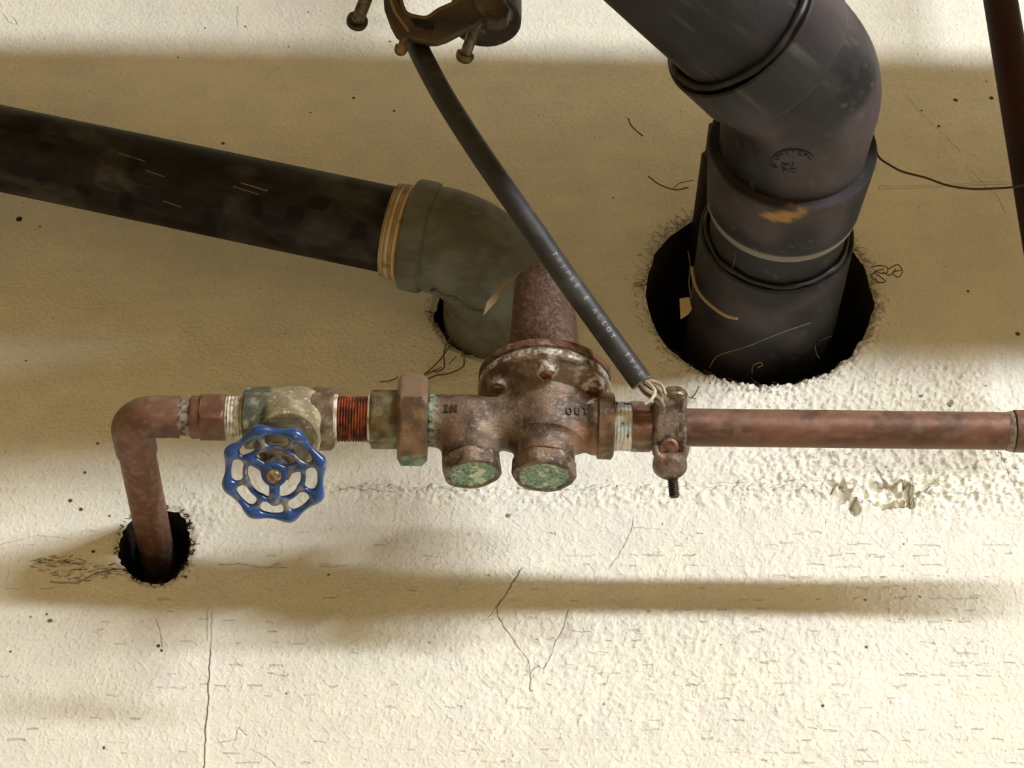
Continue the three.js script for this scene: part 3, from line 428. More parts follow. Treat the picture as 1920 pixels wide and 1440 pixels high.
// ---------------------------------------------------------------- pressure regulator
const BX = along(960), PO = axis(960), PF = { o: PO, x: BX.clone(), y: V(0, 1, 0), z: V(0, 0, 1) }; PF.y = PF.y.addScaledVector(BX, -BX.y).normalize(); PF.z = PF.x.clone().cross(PF.y);
const pl = (x, y, z) => PO.clone().addScaledVector(PF.x, x).addScaledVector(PF.y, y).addScaledVector(PF.z, z);
const BC = (1020 - 960) * S, LX = (876 - 960) * S, RX = (1022 - 960) * S, FLY = 0.0262;
{
  const t = thing('pressure_regulator', 'bronze pressure regulator with conical bell, two green plugs and cast IN and OUT letters', 'regulator', PO);
  const screws = [0, 60, 120, 180, 240, 300].map((a) => [BC + Math.sin(rad(a)) * 0.0325, Math.cos(rad(a)) * 0.0325]);
  const leanL = 0.12, leanR = 0.0;
  const body = (x, y, z) => {
    let d = sdCyl(x, y, z, -0.050, 0.053, 0.0158, 0.002);
    d = smin(d, sdCyl(x, y, z, 0.046, 0.0535, 0.0170, 0.002), 0.004);
    const bx = x - BC, rr = Math.hypot(bx, z), cone = Math.max((rr - (0.0378 - clamp((0.0200 - y) / 0.0070) * 0.0125 - clamp((0.013 - y) / 0.02) * 0.006)) * 0.55, y - FLY, -0.012 - y);
    d = smin(d, cone - 0.0004, 0.0055);
    d = Math.max(Math.min(d, sdCyl(y, bx, z, FLY - 0.0042, FLY, 0.0392, 0.001)), -1);
    d = smin(d, sdCyl(y, bx, z, FLY - 0.0042, FLY, 0.0390, 0.001), 0.003);
    for (const [sx, sz] of screws) d = smin(d, sdCyl(y, x - sx, z - sz, 0.0125, FLY - 0.001, 0.0058, 0.0010), 0.0028);
    const yl = -y, xl = x - LX - leanL * yl, xr = x - RX - leanR * yl;
    d = smin(d, sdCyl(yl, xl, z, -0.004, 0.0280, 0.0168, 0.0012), 0.007);
    d = smin(d, sdCyl(yl, xr, z, -0.004, 0.0275, 0.0178, 0.0012), 0.007);
    return d;
  };
  const patina = (p, n) => {
    const l = p.clone().sub(PO), x = l.dot(PF.x), y = l.dot(PF.y), z = l.dot(PF.z), a = fbm(p, 70, 3), b = fbm(p, 260, 3), c = fbm(p, 620, 2);
    let k = mixc(C.bronze, C.bronzeDark, smooth(0.38, 0.62, a)); k = mixc(k, C.bronzeWarm, smooth(0.5, 0.72, fbm(p, 45, 2)) * 0.75); k = mixc(k, lin('#c3b49d'), smooth(0.6, 0.8, c) * 0.25);
    k = mixc(k, mixc(C.verdigris, lin('#a9b8a4'), smooth(0.4, 0.6, c)), smooth(-0.040, -0.047, x + (b - 0.5) * 0.02) * smooth(0.3, 0.55, b) * 0.9);
    const rim = Math.hypot(x - BC, z); k = mixc(k, mixc(lin('#c9c4b8'), C.bronze, smooth(0.5, 0.68, c)), smooth(FLY - 0.0050, FLY - 0.0034, y) * smooth(0.34, 0.5, b) * 0.85);
    let ds = 1; for (const [sx, sz] of screws) ds = Math.min(ds, Math.hypot(x - sx, z - sz)); if (y > 0.004) k = mixc(k, C.white, smooth(0.0080, 0.0056, ds + (b - 0.5) * 0.010) * smooth(0.42, 0.56, b) * smooth(-0.02, 0.03, x) * 0.85 );
    if (x > BC && y > 0.004 && y < 0.02) k = mixc(k, C.white, smooth(0.5, 0.66, b) * smooth(0.010, 0.03, x - BC) * 0.85);
    return k;
  };
  part(t, 'regulator_body', colorize(fieldMesh(body, [-0.054, -0.032, -0.044], [0.062, 0.030, 0.044], 150, PF), patina), vm(0.55, 0.35, 0.0005), 'cast bronze body');
  const bl = (h) => pl(BC, h, 0), lean = PF.y.clone().addScaledVector(RIGHT, -0.035).normalize();
  const rusty = (p) => mixc(mixc(C.bell, lin('#734a33'), smooth(0.4, 0.65, fbm(p, 120, 3))), C.bellDark, smooth(0.5, 0.7, fbm(p, 400, 2)));
  part(t, 'gasket', colorize(turned(bl(FLY), PF.y, [[0, 0.0385], [0.0005, 0.0391], [0.0016, 0.0391], [0.002, 0.0385]], { up: TOW, seg: 96, wobble: 0.006 }), (p) => mixc(C.black, lin('#6a5b49'), smooth(0.45, 0.65, fbm(p, 300, 2)))), vm(0.8, 0, 0.0004));
  part(t, 'bell_flange', colorize(turned(bl(FLY + 0.0019), PF.y, [[0, 0.0386], [0.0008, 0.0396], [0.0052, 0.0396], [0.0062, 0.0385], [0.0066, 0.032], [0.0082, 0.0255], [0.009, 0.020]], { up: TOW, seg: 96, wobble: 0.008 }), (p, n) => mixc(rusty(p), lin('#a98e76'), smooth(0.6, 0.75, fbm(p, 330, 3)) * 0.7)), vm(0.72, 0.15, 0.0007), 'rusty bell flange');
  part(t, 'bell', colorize(turned(bl(FLY + 0.009), lean, [[0, 0.0232], [0.004, 0.0224], [0.030, 0.0205], [0.064, 0.0178], [0.070, 0.0168], [0.073, 0.0150], [0.075, 0.012], [0.0758, 0.001]], { up: TOW, seg: 72, wobble: 0.012 }), (p) => mixc(mixc(C.bell, lin('#705446'), smooth(0.4, 0.66, fbm(p, 500, 2))), C.bellDark, smooth(0.42, 0.6, fbm(p, 900, 2)) * 0.75)), vm(0.6, 0.25, 0.0010), 'brown conical spring bell');
  const rustHead = (p) => mixc(lin('#7d4a20'), mixc(lin('#432a18'), lin('#c9b48f'), smooth(0.6, 0.8, fbm(p, 200, 2))), smooth(0.4, 0.6, fbm(p, 500, 2)));
  for (const [sx, sz] of screws) {
    part(t, 'flange_screw', colorize(turned(pl(sx, 0.0138, sz), PF.y.clone().negate(), [[0, 0.0040], [0.0018, 0.0038], [0.0028, 0.0030], [0.0031, 0.0001]], { seg: 20 }), rustHead), vm(0.55, 0.4, 0.0004), 'rusty flange screw');
    part(t, 'flange_nut', colorize(turned(pl(sx, FLY + 0.0075, sz), PF.y, [[0, 0.0034, 0.0030], [0.0028, 0.0034, 0.0030], [0.0032, 0.0001]], { seg: 24 }), rustHead), vm(0.55, 0.4, 0.0004), 'small flange nut');
  }
  const plug = (x, leanX, r, seed) => {
    const o = pl(x + leanX * 0.0268, -0.0268, 0), d = PF.y.clone().negate().addScaledVector(PF.x, leanX).addScaledVector(PF.z, -0.05).normalize();
    const pg = turned(o, d, [[0, r - 0.001], [0.0006, r * 1.035, r * 0.955], [0.0082, r * 1.05, r * 0.965], [0.0098, r * 0.985, r * 0.95], [0.0102, r * 0.84], [0.0094, r * 0.80], [0.0092, 0.0005]], { up: PF.x, seg: 96, turn: seed, step: 0.0006 });
    part(t, 'strainer_plug', colorize(pg, (p, n) => { const l = p.clone().sub(o), e = l.dot(d), ro = Math.sqrt(Math.max(0, l.lengthSq() - e * e)), b = fbm(p, 330, 3); let k = mixc(mixc(C.bronze, C.bronzeDark, smooth(0.4, 0.6, fbm(p, 120, 3))), lin('#c2ab8c'), smooth(0.6, 0.75, fbm(p, 520, 2)) * 0.5); if (e > 0.006) k = mixc(k, mixc(mixc(lin('#53705c'), lin('#93ab95'), smooth(0.35, 0.6, fbm(p, 1000, 2))), lin('#cdd5bb'), smooth(0.54, 0.7, fbm(p, 300, 3))), smooth(r * 0.86, r * 0.78, ro + (b - 0.5) * 0.004)); return k; }), vm(0.55, 0.3, 0.0006), 'hexagonal plug with a green crusted face');
  };
  plug(LX, leanL, 0.0170, rad(20)); plug(RX, leanR, 0.0181, rad(8));
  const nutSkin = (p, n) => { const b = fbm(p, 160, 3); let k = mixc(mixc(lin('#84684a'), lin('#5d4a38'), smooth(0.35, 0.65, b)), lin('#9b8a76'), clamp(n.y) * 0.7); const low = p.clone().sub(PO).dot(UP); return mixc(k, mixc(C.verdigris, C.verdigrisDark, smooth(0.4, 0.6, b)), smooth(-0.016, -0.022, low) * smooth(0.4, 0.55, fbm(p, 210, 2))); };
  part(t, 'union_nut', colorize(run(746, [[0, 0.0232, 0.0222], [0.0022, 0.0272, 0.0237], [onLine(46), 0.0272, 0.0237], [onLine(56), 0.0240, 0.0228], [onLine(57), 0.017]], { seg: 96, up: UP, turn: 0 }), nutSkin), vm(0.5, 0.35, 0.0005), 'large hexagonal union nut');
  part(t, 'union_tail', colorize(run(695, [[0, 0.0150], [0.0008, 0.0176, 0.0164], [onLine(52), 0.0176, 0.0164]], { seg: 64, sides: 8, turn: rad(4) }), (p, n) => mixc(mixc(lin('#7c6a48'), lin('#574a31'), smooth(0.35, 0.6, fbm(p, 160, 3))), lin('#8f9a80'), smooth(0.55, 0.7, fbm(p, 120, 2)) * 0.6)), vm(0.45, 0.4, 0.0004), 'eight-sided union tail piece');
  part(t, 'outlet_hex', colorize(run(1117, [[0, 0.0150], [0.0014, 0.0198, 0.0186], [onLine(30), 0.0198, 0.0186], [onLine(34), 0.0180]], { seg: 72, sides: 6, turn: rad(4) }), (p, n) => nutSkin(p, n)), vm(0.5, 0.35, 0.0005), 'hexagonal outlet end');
  const font = await new FontLoader().loadAsync('fonts/droid/droid_sans_bold.typeface.json');
  const letters = (text, px, py, size) => {
    const fn = (p) => { const l = p.clone().sub(PO); return body(l.dot(PF.x), l.dot(PF.y), l.dot(PF.z)); };
    const gs = []; let off = 0;
    for (const ch of text) {
      const g = new TextGeometry(ch, { font, size, depth: 0.0014, curveSegments: 3, bevelEnabled: true, bevelSize: 0.00012, bevelThickness: 0.00018, bevelSegments: 1 }); g.computeBoundingBox(); const w = g.boundingBox.max.x - g.boundingBox.min.x;
      g.translate(-g.boundingBox.min.x - w / 2, -size / 2, 0); const d = ray(px + (off + w / 2) / S, py).normalize(), o = camera.position.clone(); let s = 1.2; for (let k = 0; k < 60; k++) { const q = fn(o.clone().addScaledVector(d, s)); s += q * 0.8; if (q < 1e-5) break; }
      const P = o.addScaledVector(d, s), e = 0.0004, n = V(fn(P.clone().add(V(e, 0, 0))) - fn(P.clone().add(V(-e, 0, 0))), fn(P.clone().add(V(0, e, 0))) - fn(P.clone().add(V(0, -e, 0))), fn(P.clone().add(V(0, 0, e))) - fn(P.clone().add(V(0, 0, -e)))).normalize();
      const X = BX.clone().addScaledVector(n, -BX.dot(n)).normalize(), Y = n.clone().cross(X); g.applyMatrix4(new THREE.Matrix4().makeBasis(X, Y, n).setPosition(P.addScaledVector(n, -0.0007))); g.deleteAttribute('uv'); g.setAttribute('uv', new THREE.Float32BufferAttribute(new Float32Array(g.attributes.position.count * 2), 2)); gs.push(g); off += w + size * 0.28;
    }
    part(t, 'cast_lettering', colorize(merge(gs), (p) => mixc(C.bronzeDark, C.black, 0.35)), vm(0.6, 0.3, 0), 'dark cast letters reading ' + text);
  };
  letters('IN', 833, 766, 0.0046); letters('OUT', 1060, 771, 0.0044);
}
// ---------------------------------------------------------------- copper outlet
{
  const t = thing('copper_outlet_pipe', 'straight reddish copper pipe running from the regulator outlet to the right edge', 'pipe', axis(1500));
  part(t, 'thread_tape', colorize(run(1149, threads(onLine(34), 0.0148, 0.0022, 0.0003), { step: 0.0006, wobble: 0.03 }), (p) => mixc(mixc(C.white, lin('#b3bdb4'), smooth(0.5, 0.72, fbm(p, 160, 2))), lin('#4d4034'), smooth(0.62, 0.74, fbm(p, 330, 2)) + clamp(p.clone().sub(PO).dot(UP) > 0.0085 ? 0.6 : 0))), vm(0.45, 0, 0.0005), 'white tape over the outlet thread');
  part(t, 'adapter', colorize(run(1181, [[0, 0.0135], [0.0008, 0.0152, 0.0142], [onLine(36), 0.0152, 0.0142], [onLine(44), 0.0138], [onLine(62), 0.0126], [onLine(100), 0.0126], [onLine(102), 0.0112]], { seg: 64, sides: 6, turn: rad(20) }), (p, n) => mixc(copperSkin(7, 0.3)(p, n), lin('#8b9484'), smooth(-0.009, -0.013, p.clone().sub(PO).dot(UP)) * smooth(0.45, 0.6, fbm(p, 200, 2)))), vm(0.5, 0.3, 0.0004));
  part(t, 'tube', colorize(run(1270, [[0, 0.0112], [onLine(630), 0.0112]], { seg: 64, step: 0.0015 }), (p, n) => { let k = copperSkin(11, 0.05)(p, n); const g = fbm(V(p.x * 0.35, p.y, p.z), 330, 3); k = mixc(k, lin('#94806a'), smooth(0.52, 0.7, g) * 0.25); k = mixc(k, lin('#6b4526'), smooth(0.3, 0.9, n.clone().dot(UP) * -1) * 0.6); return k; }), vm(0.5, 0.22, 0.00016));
  part(t, 'solder_ring', colorize(run(1886, [[0, 0.0112], [0.002, 0.0119], [0.0035, 0.0122], [0.0038, 0.0112]], { seg: 64, step: 0.0008, wobble: 0.05 }), (p) => mixc(C.solder, lin('#6d5c4c'), smooth(0.45, 0.65, fbm(p, 500, 2)))), vm(0.6, 0.3, 0.0006), 'grey solder bead');
  part(t, 'coupling', colorize(run(1899, [[0, 0.0117], [0.0006, 0.0126], [onLine(230), 0.0126]], { seg: 64 }), copperSkin(13, 0.2)), vm(0.5, 0.25, 0.0003));
}
// ---------------------------------------------------------------- drain pipe and its grey-green elbow
const ZD = 0.066, DA = at(-90, 259, ZD), DB = at(745, 434, ZD), DD = DB.clone().sub(DA).normalize(), DR = 0.0288;
{
  const tex = (() => {
    const c = document.createElement('canvas'); c.width = 512; c.height = 1024; const x = c.getContext('2d'), im = x.createImageData(512, 1024);
    for (let j = 0, i = 0; j < 1024; j++) for (let k = 0; k < 512; k++, i += 4) { const a = n2(k / 40, j / 90, 61), b = n2(k / 9, j / 18, 62), e = n2(k / 22, j / 160, 63), q = smooth(0.55, 0.8, a) * 26 + (b - 0.5) * 14 + (e - 0.5) * 18; const stain = smooth(0.62, 0.8, n2(k / 34, j / 46, 64)); im.data[i] = 34 + q - stain * 18; im.data[i + 1] = 31 + q - stain * 18; im.data[i + 2] = 29 + q * 0.9 - stain * 20; im.data[i + 3] = 255; }
    x.putImageData(im, 0, 0);
    for (let i = 0; i < 90; i++) { const px = rnd(120, 400), py = rnd(1024), l = rnd(5, 45); x.strokeStyle = `rgba(170,150,130,${rnd(0.08, 0.4)})`; x.lineWidth = rnd(0.6, 1.6); x.beginPath(); x.moveTo(px, py); x.lineTo(px + rnd(-6, 2), py + l); x.stroke(); }
    for (const [u, v, l, a] of [[236, 300, 60, 0.8], [246, 315, 58, 0.6], [250, 520, 44, 0.6], [228, 570, 60, 0.65], [300, 475, 40, 0.6]]) { x.strokeStyle = `rgba(196,160,140,${a})`; x.lineWidth = 2; x.beginPath(); x.moveTo(u, v); x.lineTo(u - 5, v + l); x.stroke(); }
    for (let i = 0; i < 26; i++) { x.fillStyle = `rgba(22,18,16,${rnd(0.15, 0.4)})`; x.beginPath(); x.ellipse(rnd(130, 390), rnd(300, 760), rnd(4, 16), rnd(8, 34), 0, 0, 7); x.fill(); }
    const tx = new THREE.CanvasTexture(c); tx.colorSpace = THREE.SRGBColorSpace; return tx;
  })();
  const t = thing('drain_pipe', 'scuffed black plastic drain pipe sloping in from the left edge to the grey elbow', 'pipe', DB);
  const n = 40, pts = []; for (let i = 0; i <= n; i++) pts.push(lerpV(DA, DB.clone().addScaledVector(DD, 0.01), i / n));
  part(t, 'tube', swept(pts, DR, { seg: 72, unit: true }), new THREE.MeshPhysicalMaterial({ specularIntensity: 0.4, map: tex, roughness: 0.6, bumpMap: tex, bumpScale: 0.0006 }));
  const back = []; for (let i = 0; i <= 10; i++) back.push(DA.clone().addScaledVector(DD, -0.5 * i / 10)); part(t, 'tube', swept(back, DR - 0.00005, { seg: 72, unit: true }), t.children[0].material);
  const rings = []; for (let i = 0; i <= 60; i++) { const q = i / 60; rings.push([q * 0.0145, DR + 0.0022 + q * 0.0012 + 0.00045 * Math.cos(q * 5.2 * 2 * Math.PI)]); }
  part(t, 'thread_tape', colorize(turned(DB.clone().addScaledVector(DD, -0.0045), DD, rings, { up: TOW, seg: 80, step: 0.001, wobble: 0.006 }), (p) => { const s = p.clone().sub(DB).dot(DD), a = fbm(p, 90, 2), b = n2(s * 1500, 3, 5); return mixc(mixc(lin('#dccba8'), lin('#a1865a'), smooth(0.35, 0.65, b * 0.6 + a * 0.4)), lin('#5d4424'), smooth(0.5, 0.7, fbm(p, 160, 2)) * 0.7); }), vm(0.7, 0, 0.0003), 'yellowed tape on the pipe threads');
}
{
  const O = DB.clone().addScaledVector(DD, 0.0085), dz = V(0, 0, -1), corner = DB.clone().addScaledVector(DD, at(938, 476, ZD).sub(DB).dot(DD)), t = thing('drain_elbow', 'grey-green cast drain elbow bending from the black pipe into the wall', 'pipe elbow', corner);
  const L = corner.clone().sub(O).length(), bend = 0.044, pts = [], rs = [], push = (p, r) => { pts.push(p); rs.push(r); };
  const sock = 0.0135; for (const [s, r] of [[0, 0.0315], [0, 0.0362], [0.001, 0.0371], [sock - 0.002, 0.0373], [sock, 0.0366], [sock + 0.0015, 0.0345]]) push(O.clone().addScaledVector(DD, s), r);
  for (let i = 1; i <= 4; i++) push(O.clone().addScaledVector(DD, sock + 0.0015 + (L - bend - sock - 0.0015) * i / 4), 0.0345 + 0.0008 * i / 4);
  const A = corner.clone().addScaledVector(DD, -bend), ctr = A.clone().addScaledVector(dz, bend);
  for (let i = 1; i <= 24; i++) { const a = i / 24 * Math.PI / 2; push(ctr.clone().addScaledVector(dz, -bend * Math.cos(a)).addScaledVector(DD, bend * Math.sin(a)), 0.0353 + 0.0008 * i / 24); }
  const zE = corner.z - bend; for (const z of [zE - 0.004, zE - 0.006]) push(V(corner.x, corner.y, z), 0.0362); for (const z of [zE - 0.0075, -0.01, -0.05]) push(V(corner.x, corner.y, z), 0.0376);
  const g = swept(pts, (q, i) => rs[i], { seg: 96, crease: 0.5 });
  const el = part(t, 'elbow_body', colorize(g, (p) => { const a = fbm(p, 55, 3), b = fbm(p, 300, 2); let k = mixc(lin('#6b6c5e'), lin('#57574a'), smooth(0.35, 0.65, a)); k = mixc(k, lin('#7d7c6c'), smooth(0.55, 0.75, b) * 0.4); return mixc(k, lin('#4b3f30'), smooth(0.6, 0.75, fbm(p, 110, 2)) * 0.4); }), vm(0.62, 0.05, 0.0004));
  const rc = new THREE.Raycaster(), seam = []; el.updateMatrixWorld(true);
  for (let i = 0; i <= 40; i++) { const q = i / 40; rc.set(camera.position, ray(812 + q * 96, 541 + q * 48 + Math.sin(q * 11) * 3).normalize()); const hh = rc.intersectObject(el)[0]; if (hh) seam.push(hh.point); }
  if (seam.length > 8) part(t, 'casting_seam', colorize(swept(seam, (q) => 0.0009 + 0.0016 * Math.pow(n2(q * 17, 3, 12), 1.5), { seg: 10 }), (p) => mixc(lin('#6b6c5e'), lin('#4d4b3e'), fbm(p, 300, 2))), vm(0.7, 0, 0.0004), 'lumpy casting seam');
}
// ---------------------------------------------------------------- big black plastic drain: pipe into the wall, coupling, elbow, upper pipe
const ABSM = (r, extra = {}) => vm(r, 0, 0.00025, { specularIntensity: 0.35, ...extra });
const absSkin = (dustSheen, seed = 0) => (p, n) => { const a = fbm(p, 26 + seed, 3), b = fbm(p, 130, 3), c = fbm(p, 700, 2); let k = mixc(C.abs, C.absDark, smooth(0.4, 0.65, a) * 0.7); k = mixc(k, lin('#5c5052'), smooth(0.48, 0.72, fbm(p, 18 + seed, 2)) * 0.7 * dustSheen); k = mixc(k, C.absGrey, smooth(0.48, 0.72, b) * 0.5 * dustSheen); return mixc(k, lin('#75706a'), smooth(0.72, 0.85, c) * 0.35 * dustSheen); };  // purple-grey patches paint a sheen into the colour; grey specks are dust
const AX = at(1432, 572, 0), axz = (z) => V(AX.x, AX.y, z);
const zFor = (R, py) => { let a = -0.1, b = 0.5; for (let i = 0; i < 50; i++) { const m = (a + b) / 2; pix(V(AX.x, AX.y - R, m))[1] > py ? a = m : b = m; } return (a + b) / 2; };
const zCp = zFor(0.0505, 549), zRim = zFor(0.0480, 481), zHub = zFor(0.0525, 394), zCorner = zFor(0, 152);
const ADIR = V(-0.655, 0.015, 0.755).normalize();
{
  const t = thing('drain_stub', 'short black plastic pipe and coupling sunk in the large round wall hole', 'pipe', axz(0));
  part(t, 'tube', colorize(turned(axz(-0.165), V(0, 0, 1), [[0, 0.0445], [zHub + 0.155, 0.0445]], { up: UP, seg: 96, step: 0.004 }), absSkin(0.8, 1)), ABSM(0.6));
  part(t, 'coupling', colorize(turned(axz(-0.06), V(0, 0, 1), [[0, 0.0490], [0.001, 0.0503], [0.06 + zCp - 0.0015, 0.0505], [0.06 + zCp, 0.0493], [0.06 + zCp - 0.0015, 0.0458]], { up: UP, seg: 96, step: 0.004 }), absSkin(0.9, 2)), ABSM(0.6), 'black coupling collar');
  const glue = (z, R, r) => { const pts = []; for (let i = 0; i <= 120; i++) { const a = i / 120 * 2 * Math.PI; pts.push(V(AX.x + Math.cos(a) * (R + 0.0006 * Math.sin(a * 7)), AX.y + Math.sin(a) * R, z + 0.0008 * Math.sin(a * 5) + 0.0005 * Math.sin(a * 13))); } return swept(pts, (q) => r * (0.75 + 0.5 * n2(q * 40, 1, 9)), { seg: 10, caps: false }); };
  part(t, 'glue_bead', colorize(glue(zCp + 0.0012, 0.0465, 0.0017), (p) => mixc(C.black, lin('#2a211a'), fbm(p, 300, 2))), vm(0.45, 0, 0), 'glossy black glue bead');
  part(t, 'hub', colorize(turned(axz(zRim - 0.006), V(0, 0, 1), [[0, 0.0452], [0, 0.0478], [0.0012, 0.0484], [0.006, 0.0484], [0.0068, 0.0492], [0.006 + zHub - zRim - 0.001, 0.0527], [0.006 + zHub - zRim, 0.0518], [0.006 + zHub - zRim, 0.0440]], { up: UP, seg: 112, step: 0.002 }), (p, n) => { let k = absSkin(0.9, 3)(p, n); const s = smooth(zRim + 0.0015, zRim - 0.0005, p.z); k = mixc(k, lin('#8b8677'), s * 0.85); const a = Math.atan2(p.y - AX.y, p.x - AX.x); const gx = (a + 1.72) / 0.22, gz = (p.z - zHub + 0.007) / 0.006; return mixc(k, mixc(C.tan, lin('#8f6a35'), fbm(p, 300, 2)), smooth(1.2, 0.75, Math.hypot(gx, gz - gx * 0.6) + (fbm(p, 260, 2) - 0.5) * 1.1) * 0.95); }), ABSM(0.6), 'tapered hub with a tan glue smear');
}
{
  const corner = axz(zCorner), t = thing('drain_elbow', 'large black plastic elbow joining the upper pipe to the wall hub', 'pipe elbow', corner);
  const bend = 0.052, dz = V(0, 0, -1), pts = [], rs = [], push = (p, r) => { pts.push(p); rs.push(r); };
  const ang = Math.acos(ADIR.dot(V(0, 0, 1))), tl = bend * Math.tan(ang / 2), rimAt = 0.068;
  for (const [s, r] of [[rimAt, 0.0462], [rimAt, 0.0520], [rimAt - 0.0015, 0.0530], [0.036, 0.0532], [0.033, 0.0522], [0.031, 0.0502]]) push(corner.clone().addScaledVector(ADIR, s), r);
  if (tl < 0.030) push(corner.clone().addScaledVector(ADIR, tl), 0.0498);
  const A = corner.clone().addScaledVector(ADIR, tl), B = corner.clone().addScaledVector(dz, tl);
  for (let i = 1; i <= 24; i++) { const q = i / 24, p = lerpV(lerpV(A, corner, q), lerpV(corner, B, q), q); push(p, 0.0496 - 0.0018 * q); }
  for (let i = 1; i <= 6; i++) push(lerpV(B, axz(zHub - 0.004), i / 6), 0.0478 - 0.0020 * i / 6);
  const g = swept(pts, (q, i) => rs[i], { seg: 112, crease: 0.45, up: UP });
  const el = part(t, 'elbow_body', colorize(g, absSkin(1, 5)), ABSM(0.5));
  const gl = [], { u, v } = frame(ADIR, UP), rc = corner.clone().addScaledVector(ADIR, rimAt + 0.001); for (let i = 0; i <= 140; i++) { const a = i / 140 * 2 * Math.PI; gl.push(rc.clone().addScaledVector(u, Math.cos(a) * 0.0475).addScaledVector(v, Math.sin(a) * 0.0475).addScaledVector(ADIR, 0.0007 * Math.sin(a * 6))); }
  part(t, 'glue_bead', colorize(swept(gl, (q) => 0.0026 * (0.8 + 0.4 * n2(q * 50, 1, 8)), { seg: 10, caps: false }), (p) => mixc(lin('#14110f'), lin('#2c221a'), smooth(0.5, 0.7, fbm(p, 260, 2)))), vm(0.45, 0, 0), 'glossy black glue bead');
  // worn maker's oval pressed into the elbow
  const rc2 = new THREE.Raycaster(); el.updateMatrixWorld(true);
  const hit = (px, py) => { rc2.set(camera.position, ray(px, py).normalize()); const h = rc2.intersectObject(el)[0]; return h ? h.point.clone().addScaledVector(h.face.normal, 0.0002) : null; };
  const line = (pts2, r) => { const q = pts2.map(([x, y]) => hit(x, y)).filter(Boolean); return q.length > 1 ? swept(q, r, { seg: 6 }) : null; };
  const arc = []; for (let i = 0; i <= 30; i++) { const a = Math.PI * (1.02 - 0.86 * i / 30); arc.push([1487 + Math.cos(a) * 42, 306 - Math.sin(a) * 26 + (i < 8 ? (8 - i) * 0.6 : 0)]); }
  const marks = [line(arc, 0.0007)];
  const glyph = [[[1, 0], [0, 0], [0, 1], [1, 1]], [[0, 1], [0, 0], [1, 0.2], [0, 0.5]], [[0, 0], [1, 1]], [[0, 0], [1, 0], [0.5, 0], [0.5, 1]]];
  for (let i = 0; i < 7; i++) { const a = Math.PI * (0.86 - 0.74 * i / 6), cx = 1487 + Math.cos(a) * 33, cy = 303 - Math.sin(a) * 17; marks.push(line(glyph[i % 4].map(([x, y]) => [cx - 3 + x * 6, cy - 3 + y * 6]), 0.00035)); }
  for (let r = 0; r < 2; r++) for (let i = 0; i < 4; i++) marks.push(line(glyph[(i + r) % 4].map(([x, y]) => [1466 + i * 6 + r * 3 + x * 4, 306 + r * 10 + y * 7]), 0.00035));
  for (let i = 0; i < 2; i++) marks.push(line(glyph[i].map(([x, y]) => [1449 + i * 4 + x * 4, 308 + i * 4 + y * 5]), 0.00035));
  part(t, 'moulded_mark', colorize(merge(marks.filter(Boolean)), () => lin('#191614')), vm(0.6, 0, 0), 'worn oval moulded mark');
}
{
  const s = axz(zCorner).addScaledVector(ADIR, 0.0682), t = thing('upper_drain_pipe', 'wide black plastic pipe coming down from the top edge into the elbow', 'pipe', s);
  const pts = []; for (let i = 0; i <= 40; i++) pts.push(s.clone().addScaledVector(ADIR, 0.55 * i / 40));
  part(t, 'tube', colorize(swept(pts, 0.0446, { seg: 112, up: UP }), (p, n) => { let k = absSkin(0.8, 9)(p, n); return k; }), ABSM(0.52));
  const m = at(1262, 122, s.z + 0.05); void m;
}
// ---------------------------------------------------------------- dark brown riser at the right edge
{
  const a = at(1876, 0, 0.1), t = thing('brown_riser_pipe', 'dark brown vertical pipe crossing the upper right corner', 'pipe', a), b = V(a.x, a.y - 0.3, a.z), top = V(a.x, a.y + 0.2, a.z);
  part(t, 'tube', colorize(turned(b, V(0, 1, 0), [[0, 0.0118], [0.5, 0.0118]], { up: UP, seg: 56, step: 0.004 }), (p) => mixc(lin('#34190f'), lin('#28130c'), smooth(0.4, 0.7, fbm(p, 40, 3)))), vm(0.7, 0, 0.0002, { specularIntensity: 0.4 }));
}

